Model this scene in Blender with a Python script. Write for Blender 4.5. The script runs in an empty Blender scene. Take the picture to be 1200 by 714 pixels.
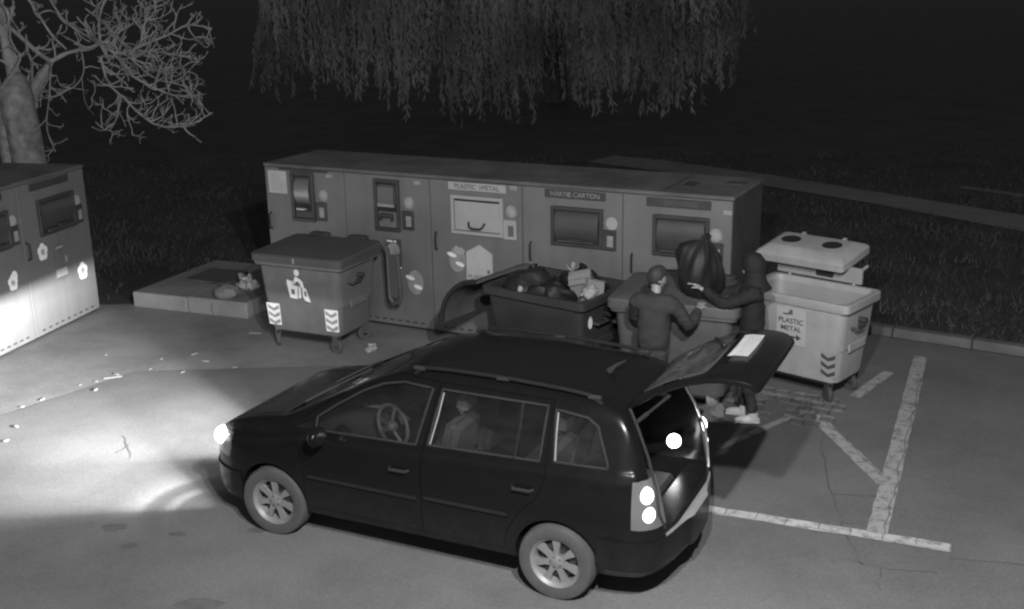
import bpy, bmesh, math, random
import numpy as np
from mathutils import Vector, Matrix
random.seed(11); rng = np.random.default_rng(11)
SC = bpy.context.scene
COL = SC.collection
R = math.radians

# ------------------------------------------------------------------ camera
cam = bpy.data.cameras.new('camera'); camo = bpy.data.objects.new('camera', cam); COL.objects.link(camo)
cam.sensor_width = 36.0; cam.lens = 39.39; cam.clip_start = 0.05; cam.clip_end = 2000
pit, rol = 0.287039, -0.017949
fw = Vector((0, math.cos(pit), -math.sin(pit))); r0 = Vector((1, 0, 0)); u0 = r0.cross(fw)
rr = math.cos(rol)*r0 + math.sin(rol)*u0; uu = -math.sin(rol)*r0 + math.cos(rol)*u0
m = Matrix.Identity(4)
for i in range(3):
    m[i][0] = rr[i]; m[i][1] = uu[i]; m[i][2] = -fw[i]
m[0][3], m[1][3], m[2][3] = 0, 0, 4.7112
camo.matrix_world = m
SC.camera = camo

# ------------------------------------------------------------------ world, night
SC.view_settings.view_transform = 'Standard'; SC.view_settings.look = 'None'
SC.view_settings.exposure = 0.0; SC.view_settings.gamma = 1.0
SC.render.engine = 'CYCLES'
SC.cycles.use_denoising = True
SC.cycles.max_bounces = 6
SC.cycles.filter_width = 2.3
W = bpy.data.worlds.new('World'); SC.world = W; W.use_nodes = True
nt = W.node_tree; bg = nt.nodes['Background']
sky = nt.nodes.new('ShaderNodeTexSky'); sky.sky_type = 'NISHITA'; sky.sun_disc = False
sky.sun_elevation = R(14); sky.sun_rotation = R(200)
bw = nt.nodes.new('ShaderNodeRGBToBW')           # an infrared camera sees no colour
nt.links.new(sky.outputs[0], bw.inputs[0]); nt.links.new(bw.outputs[0], bg.inputs['Color'])
bg.inputs['Strength'].default_value = 0.034

def lamp(name, typ, loc, energy, size=0.1, rot=None):
    l = bpy.data.lights.new(name, typ); l.energy = energy
    o = bpy.data.objects.new(name, l); COL.objects.link(o); o.location = loc
    if typ in ('POINT', 'SPOT'): l.shadow_soft_size = size
    if rot: o.rotation_euler = rot
    return o
def aim(o, tgt):
    o.rotation_euler = (Vector(tgt)-o.location).to_track_quat('-Z', 'Y').to_euler()

# the two yard lamps above the camera that throw the double shadow of the tailgate
la = lamp('yard_lamp_light', 'SPOT', (1.2, 2.4, 6.3), 2500, .07); la.data.spot_size = R(150); la.data.spot_blend = .6
aim(la, (0.0, 15, 0))
lb = lamp('yard_lamp_light', 'SPOT', (0.25, 3.0, 5.1), 1600, .07); lb.data.spot_size = R(150); lb.data.spot_blend = .6
aim(lb, (0.0, 15, 0))

# ------------------------------------------------------------------ materials
def nmat(name):
    mt = bpy.data.materials.new(name); mt.use_nodes = True
    return mt, mt.node_tree, mt.node_tree.nodes['Principled BSDF']
def grey(v): return (v, v, v, 1)
def mat(name, v, rough=.6, var=.25, scale=6.0, metal=0, spec=.5, bump=0, dirt=0.0, dirt_scale=1.6, coat=0, coord='Object', streak=0):
    """neutral grey material with mottling, an optional second dirt layer and bump"""
    mt, t, p = nmat(name); L = t.links
    p.inputs['Roughness'].default_value = rough; p.inputs['Metallic'].default_value = metal
    p.inputs['Specular IOR Level'].default_value = spec
    p.inputs['Coat Weight'].default_value = coat
    tc = t.nodes.new('ShaderNodeTexCoord')
    n = t.nodes.new('ShaderNodeTexNoise'); n.inputs['Scale'].default_value = scale; n.inputs['Detail'].default_value = 6
    L.new(tc.outputs[coord], n.inputs['Vector'])
    cr = t.nodes.new('ShaderNodeValToRGB'); cr.color_ramp.elements[0].position = .3; cr.color_ramp.elements[1].position = .7
    cr.color_ramp.elements[0].color = grey(v*(1-var)); cr.color_ramp.elements[1].color = grey(v*(1+var))
    L.new(n.outputs['Fac'], cr.inputs[0]); out = cr.outputs[0]
    if dirt:
        n2 = t.nodes.new('ShaderNodeTexNoise'); n2.inputs['Scale'].default_value = dirt_scale; n2.inputs['Detail'].default_value = 8; n2.inputs['Roughness'].default_value = .65
        L.new(tc.outputs[coord], n2.inputs['Vector'])
        r2 = t.nodes.new('ShaderNodeValToRGB'); r2.color_ramp.elements[0].position = .42; r2.color_ramp.elements[1].position = .68
        r2.color_ramp.elements[0].color = grey(1); r2.color_ramp.elements[1].color = grey(1-dirt)
        L.new(n2.outputs['Fac'], r2.inputs[0])
        mx = t.nodes.new('ShaderNodeMix'); mx.data_type = 'RGBA'; mx.blend_type = 'MULTIPLY'; mx.inputs[0].default_value = 1
        L.new(out, mx.inputs[6]); L.new(r2.outputs[0], mx.inputs[7]); out = mx.outputs[2]
    if streak:                                    # rain-washed grime running down upright faces
        mp = t.nodes.new('ShaderNodeMapping'); mp.inputs['Scale'].default_value = (5, 5, .5); L.new(tc.outputs[coord], mp.inputs[0])
        n3 = t.nodes.new('ShaderNodeTexNoise'); n3.inputs['Scale'].default_value = 1; n3.inputs['Detail'].default_value = 5; L.new(mp.outputs[0], n3.inputs['Vector'])
        r3 = t.nodes.new('ShaderNodeValToRGB'); r3.color_ramp.elements[0].position = .45; r3.color_ramp.elements[1].position = .72
        r3.color_ramp.elements[0].color = grey(1); r3.color_ramp.elements[1].color = grey(1-streak); L.new(n3.outputs['Fac'], r3.inputs[0])
        mx = t.nodes.new('ShaderNodeMix'); mx.data_type = 'RGBA'; mx.blend_type = 'MULTIPLY'; mx.inputs[0].default_value = 1
        L.new(out, mx.inputs[6]); L.new(r3.outputs[0], mx.inputs[7]); out = mx.outputs[2]
    L.new(out, p.inputs['Base Color'])
    if bump:
        b = t.nodes.new('ShaderNodeBump'); b.inputs['Strength'].default_value = bump; b.inputs['Distance'].default_value = .01
        L.new(n.outputs['Fac'], b.inputs['Height']); L.new(b.outputs[0], p.inputs['Normal'])
    return mt
def emit(name, v):
    mt, t, p = nmat(name)
    p.inputs['Base Color'].default_value = grey(.8)
    p.inputs['Emission Color'].default_value = grey(1); p.inputs['Emission Strength'].default_value = v
    return mt
def glass(name, tint, film, rough=.03):
    """see-through pane: fresnel reflection over tinted transmission, with a thin pale diffuse film"""
    mt, t, p = nmat(name); L = t.links
    o = t.nodes['Material Output']; t.nodes.remove(p)
    tr = t.nodes.new('ShaderNodeBsdfTransparent'); tr.inputs[0].default_value = grey(tint)
    gl = t.nodes.new('ShaderNodeBsdfGlossy'); gl.inputs['Roughness'].default_value = rough
    df = t.nodes.new('ShaderNodeBsdfDiffuse'); df.inputs[0].default_value = grey(.35)
    n = t.nodes.new('ShaderNodeTexNoise'); n.inputs['Scale'].default_value = 5
    mm = t.nodes.new('ShaderNodeMath'); mm.operation = 'MULTIPLY'; mm.inputs[1].default_value = film*2
    L.new(n.outputs['Fac'], mm.inputs[0])
    m1 = t.nodes.new('ShaderNodeMixShader'); L.new(mm.outputs[0], m1.inputs[0]); L.new(tr.outputs[0], m1.inputs[1]); L.new(df.outputs[0], m1.inputs[2])
    fr = t.nodes.new('ShaderNodeFresnel'); fr.inputs[0].default_value = 1.4
    m2 = t.nodes.new('ShaderNodeMixShader'); L.new(fr.outputs[0], m2.inputs[0]); L.new(m1.outputs[0], m2.inputs[1]); L.new(gl.outputs[0], m2.inputs[2])
    L.new(m2.outputs[0], o.inputs['Surface'])
    return mt

M = dict(
    asphalt=mat('asphalt', .155, .85, .15, 45, bump=.2, dirt=.32, dirt_scale=.5),
    concrete=mat('apron_concrete', .22, .85, .12, 40, bump=.2, dirt=.35, dirt_scale=.9),
    kerb=mat('kerb_concrete', .13, .85, .2, 3, dirt=.3),
    grass=mat('lawn_soil', .042, .95, .35, .9, dirt=.4, dirt_scale=.35),
    blade=mat('grass_blade', .056, .8, .4, .7),
    path=mat('path_gravel', .18, .9, .2, 2, dirt=.2, dirt_scale=.5),
    bank=mat('bank_paint', .155, .5, .05, 1.3, dirt=.18, dirt_scale=1.2, streak=.12, bump=.5),
    bank_roof=mat('bank_roof', .12, .75, .2, 2.2, dirt=.45, dirt_scale=.9),
    bank_side=mat('bank_side', .06, .6, .2, 3),
    dark=mat('dark_plate', .045, .5, .2, 5),
    black=mat('black_rubber', .02, .6, .2, 5),
    chute=mat('chute_metal', .30, .35, .1, 4, metal=.75),
    chute_dark=mat('chute_dark_metal', .13, .35, .1, 4, metal=.6),
    white=mat('white_label', .42, .6, .08, 5),
    cream=mat('pale_panel', .34, .5, .06, 4),
    plate=mat('plate_white', .9, .3, .02, 5),
    sticker=mat('sticker_white', .8, .5, .08, 9),
    sticker_grey=mat('sticker_grey', .27, .5, .2, 9),
    ink=mat('label_ink', .05, .7, .1, 5),
    inkmid=mat('label_ink_faded', .11, .7, .1, 5),
    bin_grey=mat('bin_plastic_grey', .15, .55, .08, 4, dirt=.25, dirt_scale=2.2, streak=.15),
    bin_lid=mat('bin_lid_grey', .075, .55, .12, 4, dirt=.3, dirt_scale=2),
    bin_light=mat('bin_plastic_light', .37, .5, .05, 4, dirt=.16, dirt_scale=2.4, streak=.12),
    bin_light_in=mat('bin_inner_light', .31, .5, .06, 4, dirt=.15, dirt_scale=2.4),
    bin_dark=mat('bin_plastic_dark', .036, .55, .12, 4, dirt=.3, dirt_scale=2.2),
    bin_mid=mat('bin_plastic_mid', .10, .55, .1, 4, dirt=.25, dirt_scale=2.2),
    bag=mat('black_bag_film', .014, .6, .3, 6, spec=.45),
    card=mat('cardboard', .22, .8, .15, 5),
    paper=mat('paper_white', .32, .8, .15, 6),
    car=None,
    car_trim=mat('car_trim', .016, .85, .1, 4, spec=.08),
    car_trim2=mat('car_trim_pale', .03, .85, .1, 4, spec=.08),
    inner=mat('car_interior', .04, .8, .15, 6),
    seat=mat('seat_fabric', .075, .9, .15, 9),
    seat_pale=mat('headrest_fabric', .14, .9, .15, 9),
    rim=mat('alloy', .22, .5, .1, 6, metal=.25),
    tyre=mat('tyre_rubber', .065, .8, .15, 9),
    chrome=mat('pale_metal', .55, .3, .08, 6, metal=.6),
    skin=mat('skin', .26, .55, .08, 9),
    jacket=mat('jacket_grey', .032, .85, .15, 6),
    jacket2=mat('jacket_dark', .011, .85, .2, 6),
    trousers=mat('trousers_dark', .03, .85, .2, 6),
    shoe=mat('shoe_white', .62, .6, .08, 6),
    hair=mat('hair_dark', .03, .7, .3, 20),
    bark=mat('bark_pale', .27, .9, .35, 7, bump=1.0, dirt=.3, dirt_scale=3),
    twig=mat('twig_pale', .31, .85, .25, 4),
    willow=mat('willow_strand', .13, .85, .75, .45),
    bark_dark=mat('bark_dark', .06, .9, .3, 5),
    soil=mat('dark_ground_stain', .10, .9, .3, 4),
    paver=mat('cobble', .15, .85, .3, 9, dirt=.35, dirt_scale=6),
    glass=glass('car_glass', .80, .012), glass_rear=glass('tailgate_glass', .45, .16),  # tailgate pane's heavier film puts its grey reflection into the colour
    head=emit('headlight_lens', 14), tail=emit('tail_lamp', 6), cargo=emit('cargo_lamp', 20),
    mirror=mat('mirror_face', .10, .15, .05, 5, metal=.9), wheel_rim=mat('steering_rim', .10, .5, .1, 5),
    tail_house=mat('tail_housing', .12, .25, .1, 5, coat=.5),
)
def car_paint():
    mt, t, p = nmat('car_paint'); L = t.links
    p.inputs['Specular IOR Level'].default_value = .22
    tc = t.nodes.new('ShaderNodeTexCoord'); sx = t.nodes.new('ShaderNodeSeparateXYZ'); L.new(tc.outputs['Object'], sx.inputs[0])
    n = t.nodes.new('ShaderNodeTexNoise'); n.inputs['Scale'].default_value = 7; n.inputs['Detail'].default_value = 9; n.inputs['Roughness'].default_value = .7; L.new(tc.outputs['Object'], n.inputs[0])
    mr = t.nodes.new('ShaderNodeMapRange'); mr.inputs[1].default_value = .75; mr.inputs[2].default_value = .25; L.new(sx.outputs[2], mr.inputs[0])   # road dust on the lower doors
    mm = t.nodes.new('ShaderNodeMath'); mm.operation = 'MULTIPLY'; L.new(mr.outputs[0], mm.inputs[0]); L.new(n.outputs['Fac'], mm.inputs[1])
    ad = t.nodes.new('ShaderNodeMath'); ad.operation = 'MULTIPLY_ADD'; L.new(n.outputs['Fac'], ad.inputs[0]); ad.inputs[1].default_value = .12; L.new(mm.outputs[0], ad.inputs[2])
    mx = t.nodes.new('ShaderNodeMix'); mx.data_type = 'RGBA'; L.new(ad.outputs[0], mx.inputs[0]); mx.inputs[6].default_value = grey(.005); mx.inputs[7].default_value = grey(.026); L.new(mx.outputs[2], p.inputs['Base Color'])
    m2 = t.nodes.new('ShaderNodeMapRange'); m2.inputs[3].default_value = .14; m2.inputs[4].default_value = .36; L.new(n.outputs['Fac'], m2.inputs[0]); L.new(m2.outputs[0], p.inputs['Roughness'])
    return mt
M['car'] = car_paint()
def paint_mat(name, v, sx, sy):
    """worn road paint laid over paving: joints and chips let the dark ground through"""
    mt, t, p = nmat(name); L = t.links; p.inputs['Roughness'].default_value = .8
    tc = t.nodes.new('ShaderNodeTexCoord')
    br = t.nodes.new('ShaderNodeTexBrick'); br.inputs['Scale'].default_value = 1
    br.inputs['Brick Width'].default_value = sx; br.inputs['Row Height'].default_value = sy
    br.inputs['Mortar Size'].default_value = .007; br.offset = .37
    br.inputs['Color1'].default_value = grey(v); br.inputs['Color2'].default_value = grey(v*.82); br.inputs['Mortar'].default_value = grey(v*.5)
    n0 = t.nodes.new('ShaderNodeTexNoise'); n0.inputs['Scale'].default_value = 3
    va = t.nodes.new('ShaderNodeVectorMath'); va.operation = 'MULTIPLY_ADD'; va.inputs[1].default_value = (.12,)*3
    L.new(tc.outputs['Object'], n0.inputs[0]); L.new(n0.outputs['Color'], va.inputs[0]); L.new(tc.outputs['Object'], va.inputs[2])
    L.new(va.outputs[0], br.inputs['Vector'])
    n = t.nodes.new('ShaderNodeTexNoise'); n.inputs['Scale'].default_value = 9; n.inputs['Detail'].default_value = 8; n.inputs['Roughness'].default_value = .7
    L.new(tc.outputs['Object'], n.inputs[0])
    cr = t.nodes.new('ShaderNodeValToRGB'); cr.color_ramp.elements[0].position = .36; cr.color_ramp.elements[1].position = .52
    cr.color_ramp.elements[0].color = grey(.42); cr.color_ramp.elements[1].color = grey(1); L.new(n.outputs['Fac'], cr.inputs[0])
    mx = t.nodes.new('ShaderNodeMix'); mx.data_type = 'RGBA'; mx.blend_type = 'MULTIPLY'; mx.inputs[0].default_value = 1
    L.new(br.outputs['Color'], mx.inputs[6]); L.new(cr.outputs[0], mx.inputs[7]); L.new(mx.outputs[2], p.inputs['Base Color'])
    return mt
M['line_block'] = paint_mat('line_paint_blocks', .55, .27, .2)
M['line'] = paint_mat('line_paint_worn', .37, .9, .5)

# ------------------------------------------------------------------ helpers
def link(name, me, m=None, parent=None, smooth=None):
    o = bpy.data.objects.new(name, me); COL.objects.link(o)
    if m: 
        me.materials.clear(); me.materials.append(m)
    if parent: o.parent = parent
    if smooth is not None:
        me.polygons.foreach_set('use_smooth', [True]*len(me.polygons)); me.set_sharp_from_angle(angle=R(smooth))
    return o
def tag(o, label=None, cat=None, group=None, kind=None):
    if label: o['label'] = label
    if cat: o['category'] = cat
    if group: o['group'] = group
    if kind: o['kind'] = kind
    return o
def empty(name, loc, rz=0):
    o = bpy.data.objects.new(name, None); COL.objects.link(o); o.location = loc; o.rotation_euler = (0, 0, rz); o.empty_display_size = .2
    return o
class B:
    """a bmesh being filled with simple shapes, then linked as one mesh object"""
    def __init__(s): s.bm = bmesh.new()
    def box(s, x0, x1, y0, y1, z0, z1, bev=0, mtx=None, seg=1):
        g = bmesh.ops.create_cube(s.bm, size=1)['verts']
        for v in g: v.co = Vector(((x0+x1)/2+v.co.x*(x1-x0), (y0+y1)/2+v.co.y*(y1-y0), (z0+z1)/2+v.co.z*(z1-z0)))
        if bev:
            es = list({e for v in g for e in v.link_edges})
            g = list({v for f in bmesh.ops.bevel(s.bm, geom=es, offset=bev, segments=seg, affect='EDGES')['faces'] for v in f.verts} | {v for v in g if v.is_valid})
        if mtx: 
            for v in g: v.co = mtx @ v.co
        return s
    def poly(s, pts, ext=None):
        vs = [s.bm.verts.new(p) for p in pts]; f = s.bm.faces.new(vs)
        if ext is not None:
            r = bmesh.ops.extrude_face_region(s.bm, geom=[f]); nv = [v for v in r['geom'] if isinstance(v, bmesh.types.BMVert)]
            for v in nv: v.co += Vector(ext)
        return s
    def tube(s, pts, rad, n=8, cap=True):
        pts = [Vector(p) for p in pts]
        if not hasattr(rad, '__len__'): rad = [rad]*len(pts)
        rings = []; ref = None
        for i, p in enumerate(pts):
            d = (pts[min(i+1, len(pts)-1)]-pts[max(i-1, 0)])
            d = d.normalized() if d.length > 1e-9 else Vector((0, 0, 1))
            if ref is None: ref = d.orthogonal().normalized()
            ref = ref - d*ref.dot(d)
            ref = ref.normalized() if ref.length > 1e-6 else d.orthogonal().normalized()
            b = d.cross(ref)
            rings.append([s.bm.verts.new(p+rad[i]*(math.cos(2*math.pi*k/n)*ref+math.sin(2*math.pi*k/n)*b)) for k in range(n)])
        for a, c in zip(rings, rings[1:]):
            for k in range(n): s.bm.faces.new((a[k], a[(k+1) % n], c[(k+1) % n], c[k]))
        if cap and n > 2:
            s.bm.faces.new(rings[0][::-1]); s.bm.faces.new(rings[-1])
        return s
    def lathe(s, prof, n=32, mtx=None, a0=0, a1=2*math.pi, close=False):
        """profile of (radius, height) turned round local Z"""
        full = abs(a1-a0-2*math.pi) < 1e-6; rings = []
        for k in range(n if full else n+1):
            a = a0+(a1-a0)*k/n
            rings.append([s.bm.verts.new((mtx or Matrix()) @ Vector((r_*math.cos(a), r_*math.sin(a), h))) for r_, h in prof])
        for k in range(n):
            A, C = rings[k], rings[(k+1) % len(rings)]
            for i in range(len(prof)-1 if not close else len(prof)):
                j = (i+1) % len(prof)
                vs = [A[i], C[i], C[j], A[j]]
                try: s.bm.faces.new(vs)
                except ValueError: pass
        bmesh.ops.remove_doubles(s.bm, verts=s.bm.verts[:], dist=1e-6)
        return s
    def ball(s, c, rx, ry=None, rz=None, seg=16, mtx=None, noise=0, nscale=3):
        g = bmesh.ops.create_uvsphere(s.bm, u_segments=seg, v_segments=max(6, seg//2), radius=1)['verts']
        from mathutils import noise as N
        off = Vector((random.random()*50, random.random()*50, random.random()*50))
        for v in g:
            k = 1+noise*N.noise(v.co*nscale+off) if noise else 1
            v.co = Vector((v.co.x*rx*k, v.co.y*(ry or rx)*k, v.co.z*(rz or rx)*k))
            if mtx: v.co = mtx @ v.co
            v.co += Vector(c)
        return s
    def mesh(s):
        bmesh.ops.recalc_face_normals(s.bm, faces=s.bm.faces[:])
        me = bpy.data.meshes.new('m'); s.bm.to_mesh(me); s.bm.free(); return me
    def build(s, name, m=None, parent=None, smooth=35, sub=0):
        me = s.mesh(); me.name = name
        o = link(name, me, m, parent, smooth)
        if sub:
            md = o.modifiers.new('sub', 'SUBSURF'); md.levels = md.render_levels = sub
        return o
def evaluated(o, keep=False):
    bpy.context.view_layer.update()
    dg = bpy.context.evaluated_depsgraph_get()
    me = bpy.data.meshes.new_from_object(o.evaluated_get(dg))
    if not keep: bpy.data.objects.remove(o, do_unlink=True)
    return me
def boolean(a, *ops):
    """ops: (mesh, 'DIFFERENCE' | 'INTERSECT' | 'UNION'); returns a new mesh"""
    oa = bpy.data.objects.new('ba', a.copy()); COL.objects.link(oa); tmp = []
    for me, op in ops:
        ob = bpy.data.objects.new('bb', me); COL.objects.link(ob); tmp.append(ob); ob.hide_render = True
        md = oa.modifiers.new('b', 'BOOLEAN'); md.operation = op; md.solver = 'EXACT'; md.object = ob
    me = evaluated(oa)
    for ob in tmp: bpy.data.objects.remove(ob, do_unlink=True)
    return me
def text(s, size, m, parent, mtx, name='lettering', bold=.0, ext=.001):
    cu = bpy.data.curves.new('t', 'FONT'); cu.body = s; cu.size = size; cu.align_x = 'CENTER'; cu.align_y = 'CENTER'; cu.extrude = ext; cu.offset = bold
    o = bpy.data.objects.new('t', cu); COL.objects.link(o)
    me = evaluated(o); bpy.data.curves.remove(cu); me.transform(mtx)
    return link(name, me, m, parent)
FRONT = Matrix.Rotation(R(90), 4, 'X')     # turns an XY drawing into one standing in XZ that faces -Y
def sheet(name, pts, z, m, kind='structure'):
    b = B(); b.poly([(x, y, z) for x, y in pts])
    o = b.build(name, m); 
    if kind: o['kind'] = kind
    return o
def circle(cx, cz, rx, rz=None, n=20, y=0):
    rz = rz or rx
    return [(cx+rx*math.cos(2*math.pi*k/n), y, cz+rz*math.sin(2*math.pi*k/n)) for k in range(n)]

#SECTION ground
# ------------------------------------------------------------------ ground
sheet('ground', [(-400, -60), (400, -60), (400, 900), (-400, 900)], 0, M['grass'])
sheet('car_park', [(-40, -20), (30, -20), (30, -2.0), (3.3, 15.17), (2.6, 13.3), (-3.4, 16.3), (-6.3, 16.35), (-12, 8)], .006, M['asphalt'])
sheet('concrete_apron', [(-8.6, 8.0), (-5.83, 11.85), (-4.73, 13.27), (-1.6, 13.35), (-.6, 14.9), (-3.45, 16.2), (-6.25, 16.3), (-7.6, 10.2)], .011, M['concrete'])
# kerb on the right, a real step, in separate stones
kb = B()
kd = Vector((.84, -.54, 0)).normalized(); kn = Vector((.54, .84, 0)).normalized()
for k in range(14):
    p = Vector((3.35, 15.2, 0))+kd*(k*1.0)
    mt_ = Matrix.Translation(p) @ Matrix.Rotation(math.atan2(kd.y, kd.x), 4, 'Z')
    kb.box(0.006, .994, 0, .16, -.05, .12, bev=.012, mtx=mt_)
tag(kb.build('kerb', M['kerb']), kind='structure')
def strip(name, pts, w, z, m):
    b = B(); L_, R_ = [], []
    for i, p in enumerate(pts):
        d = Vector(pts[min(i+1, len(pts)-1)])-Vector(pts[max(i-1, 0)]); d.normalize(); n = Vector((-d.y, d.x))
        ww = w*(1+.12*math.sin(i*1.7))
        L_.append(Vector(p)+n*ww/2); R_.append(Vector(p)-n*ww/2)
    b.poly([(p.x, p.y, z) for p in L_]+[(p.x, p.y, z) for p in R_[::-1]])
    return tag(b.build(name, m), kind='structure')
strip('path', [(2.4, 29.3), (3.6, 28.3), (6.04, 25.7), (7.9, 23.3), (9.64, 20.9), (11.6, 18.2), (14, 15)], 1.25, .012, M['path'])
strip('side_path', [(10.0, 24.5), (10.8, 23.5), (12.2, 22), (14, 20.5)], .3, .012, M['path'])
# painted bay markings
def marking(name, a, b_, w, m, z=.012):
    a, b_ = Vector(a), Vector(b_); d = (b_-a); L_ = d.length
    bb = B(); n = max(2, int(L_/.12)); top, bot = [], []
    for k in range(n+1):
        top.append((L_*k/n, w/2+random.uniform(-.006, .006), 0)); bot.append((L_*k/n, -w/2+random.uniform(-.006, .006), 0))
    bb.poly(bot+top[::-1])
    o = bb.build(name, m); o.location = (a.x, a.y, z); o.rotation_euler = (0, 0, math.atan2(d.y, d.x)); o['kind'] = 'structure'
    return o
marking('bay_marking', (1.30, 9.42), (3.66, 8.45), .145, M['line_block'])
marking('bay_marking', (3.12, 8.72), (5.12, 13.28), .17, M['line'], .016)
marking('bay_marking', (3.50, 9.70), (3.28, 11.55), .15, M['line'], .012)
marking('bay_marking', (3.9, 11.95), (4.55, 12.75), .14, M['line'], .012)
marking('bay_marking', (2.1, 10.6), (3.25, 11.6), .09, M['line'], .010)
# loose cobbles where the light bin stands
pv = B()
for i in range(8):
    for j in range(5):
        x, y = -.85+i*.19+(.09 if j % 2 else 0)+random.uniform(-.03,.03), -.4+j*.19
        if random.random() < .12: continue
        a = random.uniform(-.2, .2)
        pv.box(-.075, .075, -.08, .08, 0, random.uniform(.004, .02), bev=.02, mtx=Matrix.Translation((x+random.uniform(-.015, .015), y+random.uniform(-.015, .015), .006)) @ Matrix.Rotation(a, 4, 'Z'))
o = pv.build('cobble_patch', M['paver']); o.location = (3.0, 11.75, 0); o.rotation_euler = (0, 0, -.5); o['kind'] = 'structure'
# cracks in the asphalt and old stains
def crack(pts, w=.011):
    b = B(); P = []
    for i in range(len(pts)-1):
        for t in np.linspace(0, 1, 7)[:-1]:
            P.append(Vector(pts[i]).lerp(Vector(pts[i+1]), t)+Vector((random.uniform(-.02, .02), random.uniform(-.02, .02))))
    P.append(Vector(pts[-1])); L_, R_ = [], []
    for i, p in enumerate(P):
        d = (P[min(i+1, len(P)-1)]-P[max(i-1, 0)]).normalized(); n = Vector((-d.y, d.x))*w*random.uniform(.3, 1)
        L_.append(p+n); R_.append(p-n)
    for i in range(len(P)-1):
        b.poly([(L_[i].x, L_[i].y, 0), (L_[i+1].x, L_[i+1].y, 0), (R_[i+1].x, R_[i+1].y, 0), (R_[i].x, R_[i].y, 0)])
    o = b.build('asphalt_crack', M['soil']); o.location.z = .0095; o['kind'] = 'structure'
crack([(3.35, 11.3), (3.1, 10.4), (2.95, 9.5), (2.86, 8.75), (2.84, 8.2)])
crack([(2.72, 8.3), (3.1, 8.1), (3.4, 8.05)], .008)
crack([(2.95, 8.15), (2.86, 7.8)], .008)
crack([(2.95, 9.5), (3.4, 9.45)], .01); crack([(2.88, 8.95), (3.15, 8.85)], .01)
crack([(-4.2, 11.2), (-3.95, 10.6)], .012); crack([(-7.5, 9.7), (-5.83, 11.85), (-4.73, 13.27), (-3.4, 13.4)], .02)
crack([(3.6, 8.3), (4.9, 7.95), (6.0, 7.7)], .012)
for x, y, r_ in ((-2.5, 7.75, .13), (-3.35, 8.75, .05), (-3.0, 8.95, .05), (-2.3, 9.0, .06), (-3.6, 9.1, .08), (2.3, 7.4, .18), (1.9, 10.4, .12)):
    pts = [(x+r_*1.7*math.cos(t)*random.uniform(.7, 1.15), y+r_*math.sin(t)*random.uniform(.7, 1.15)) for t in np.linspace(0, 2*math.pi, 14)[:-1]]
    sheet('oil_stain', pts, .0085, M['soil'])

# ------------------------------------------------------------------ grass, one mass
def on_path(x, y):
    P = [(2.4, 29.3), (3.6, 28.3), (6.04, 25.7), (7.9, 23.3), (9.64, 20.9), (11.6, 18.2), (14, 15)]
    d = np.full(x.shape, 9e9)
    for (ax, ay), (bx, by) in zip(P, P[1:]):
        t = np.clip(((x-ax)*(bx-ax)+(y-ay)*(by-ay))/((bx-ax)**2+(by-ay)**2), 0, 1)
        d = np.minimum(d, np.hypot(x-ax-t*(bx-ax), y-ay-t*(by-ay)))
    return d < .62+.12*np.sin(x*5)*np.cos(y*4)
N_ = 90000
gy = 13+17*rng.random(N_)**1.3; gx = (rng.random(N_)*2-1)*(gy*.62)
keep = ~on_path(gx, gy)
keep &= ((gx-3.35)*.54+(gy-15.2)*.84 > .2) | (gx < 2.0)                                # beyond the kerb
keep &= ((gx+3.497)*.4579+(gy-15.897)*.889 > 1.4) | (gx < -3.7) | (gx > 3.1)             # behind the bank
keep &= ~((gx < -3.3) & (gy < 16.5)); keep &= ~((gx > -6.2) & (gx < -3.4) & (gy < 18.3))
keep &= gx > -(6.1+.25*(gy-16))*np.where(gy < 18, 1, 9)
tone = np.sin(gx*1.3+1)*np.cos(gy*1.1)+np.sin(gx*2.9+gy*2.3)
keep &= rng.random(N_) < .62+.22*tone
gx, gy = gx[keep], gy[keep]; n = len(gx)
hh = (.05+.09*rng.random(n))*(1+.3*np.sin(gx*1.7)*np.cos(gy*1.3)); a = rng.random(n)*6.283; ww = .007+.007*rng.random(n)
lean = .06*rng.standard_normal((n, 2))
V = np.zeros((n, 3, 3)); V[:, 0] = np.stack([gx-ww*np.cos(a), gy-ww*np.sin(a), np.zeros(n)], -1); V[:, 1] = np.stack([gx+ww*np.cos(a), gy+ww*np.sin(a), np.zeros(n)], -1)
V[:, 2] = np.stack([gx+lean[:, 0], gy+lean[:, 1], hh], -1)
me = bpy.data.meshes.new('grass'); me.vertices.add(3*n); me.vertices.foreach_set('co', V.ravel())
me.loops.add(3*n); me.loops.foreach_set('vertex_index', np.arange(3*n)); me.polygons.add(n); me.polygons.foreach_set('loop_start', np.arange(0, 3*n, 3)); me.update()
tag(link('grass', me, M['blade']), 'short rough grass growing round the recycling bank and path', 'grass', kind='stuff')

#SECTION trees
# ------------------------------------------------------------------ trees
def pix(px, py, Y):
    """the point at distance Y seen at a pixel of the photograph (only used to sketch the limbs' directions)"""
    d = fw+rr*((px-600)/1313.0)-uu*((py-357)/1313.0)
    return Vector((0, 0, 4.7112))+d*(Y/d.y)
tr = empty('bare_tree', pix(40, 240, 20.5)*1); tr.location.z = 0
TL = tr.location.copy()
tag(tr, 'bare pollarded tree with a thick pale trunk and knobbly twigs', 'tree')
tb = B()
zt = pix(40, 108, 20.5).z
prof = [(0, .46), (.25, .36), (.8, .31), (1.6, .285), (2.2, .28), (zt-.25, .275), (zt-.05, .26), (zt+.15, .22), (zt+.3, .14), (zt+.36, .05)]
tb.tube([(.03*math.sin(z*2), 0, z) for z, r_ in prof], [r_ for z, r_ in prof], 14)
tb.tube([(-.38, .12, 0), (-.34, .1, 1), (-.36, .08, 2.2), (-.45, .05, zt+.3)], [.2, .15, .14, .11], 10)
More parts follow.
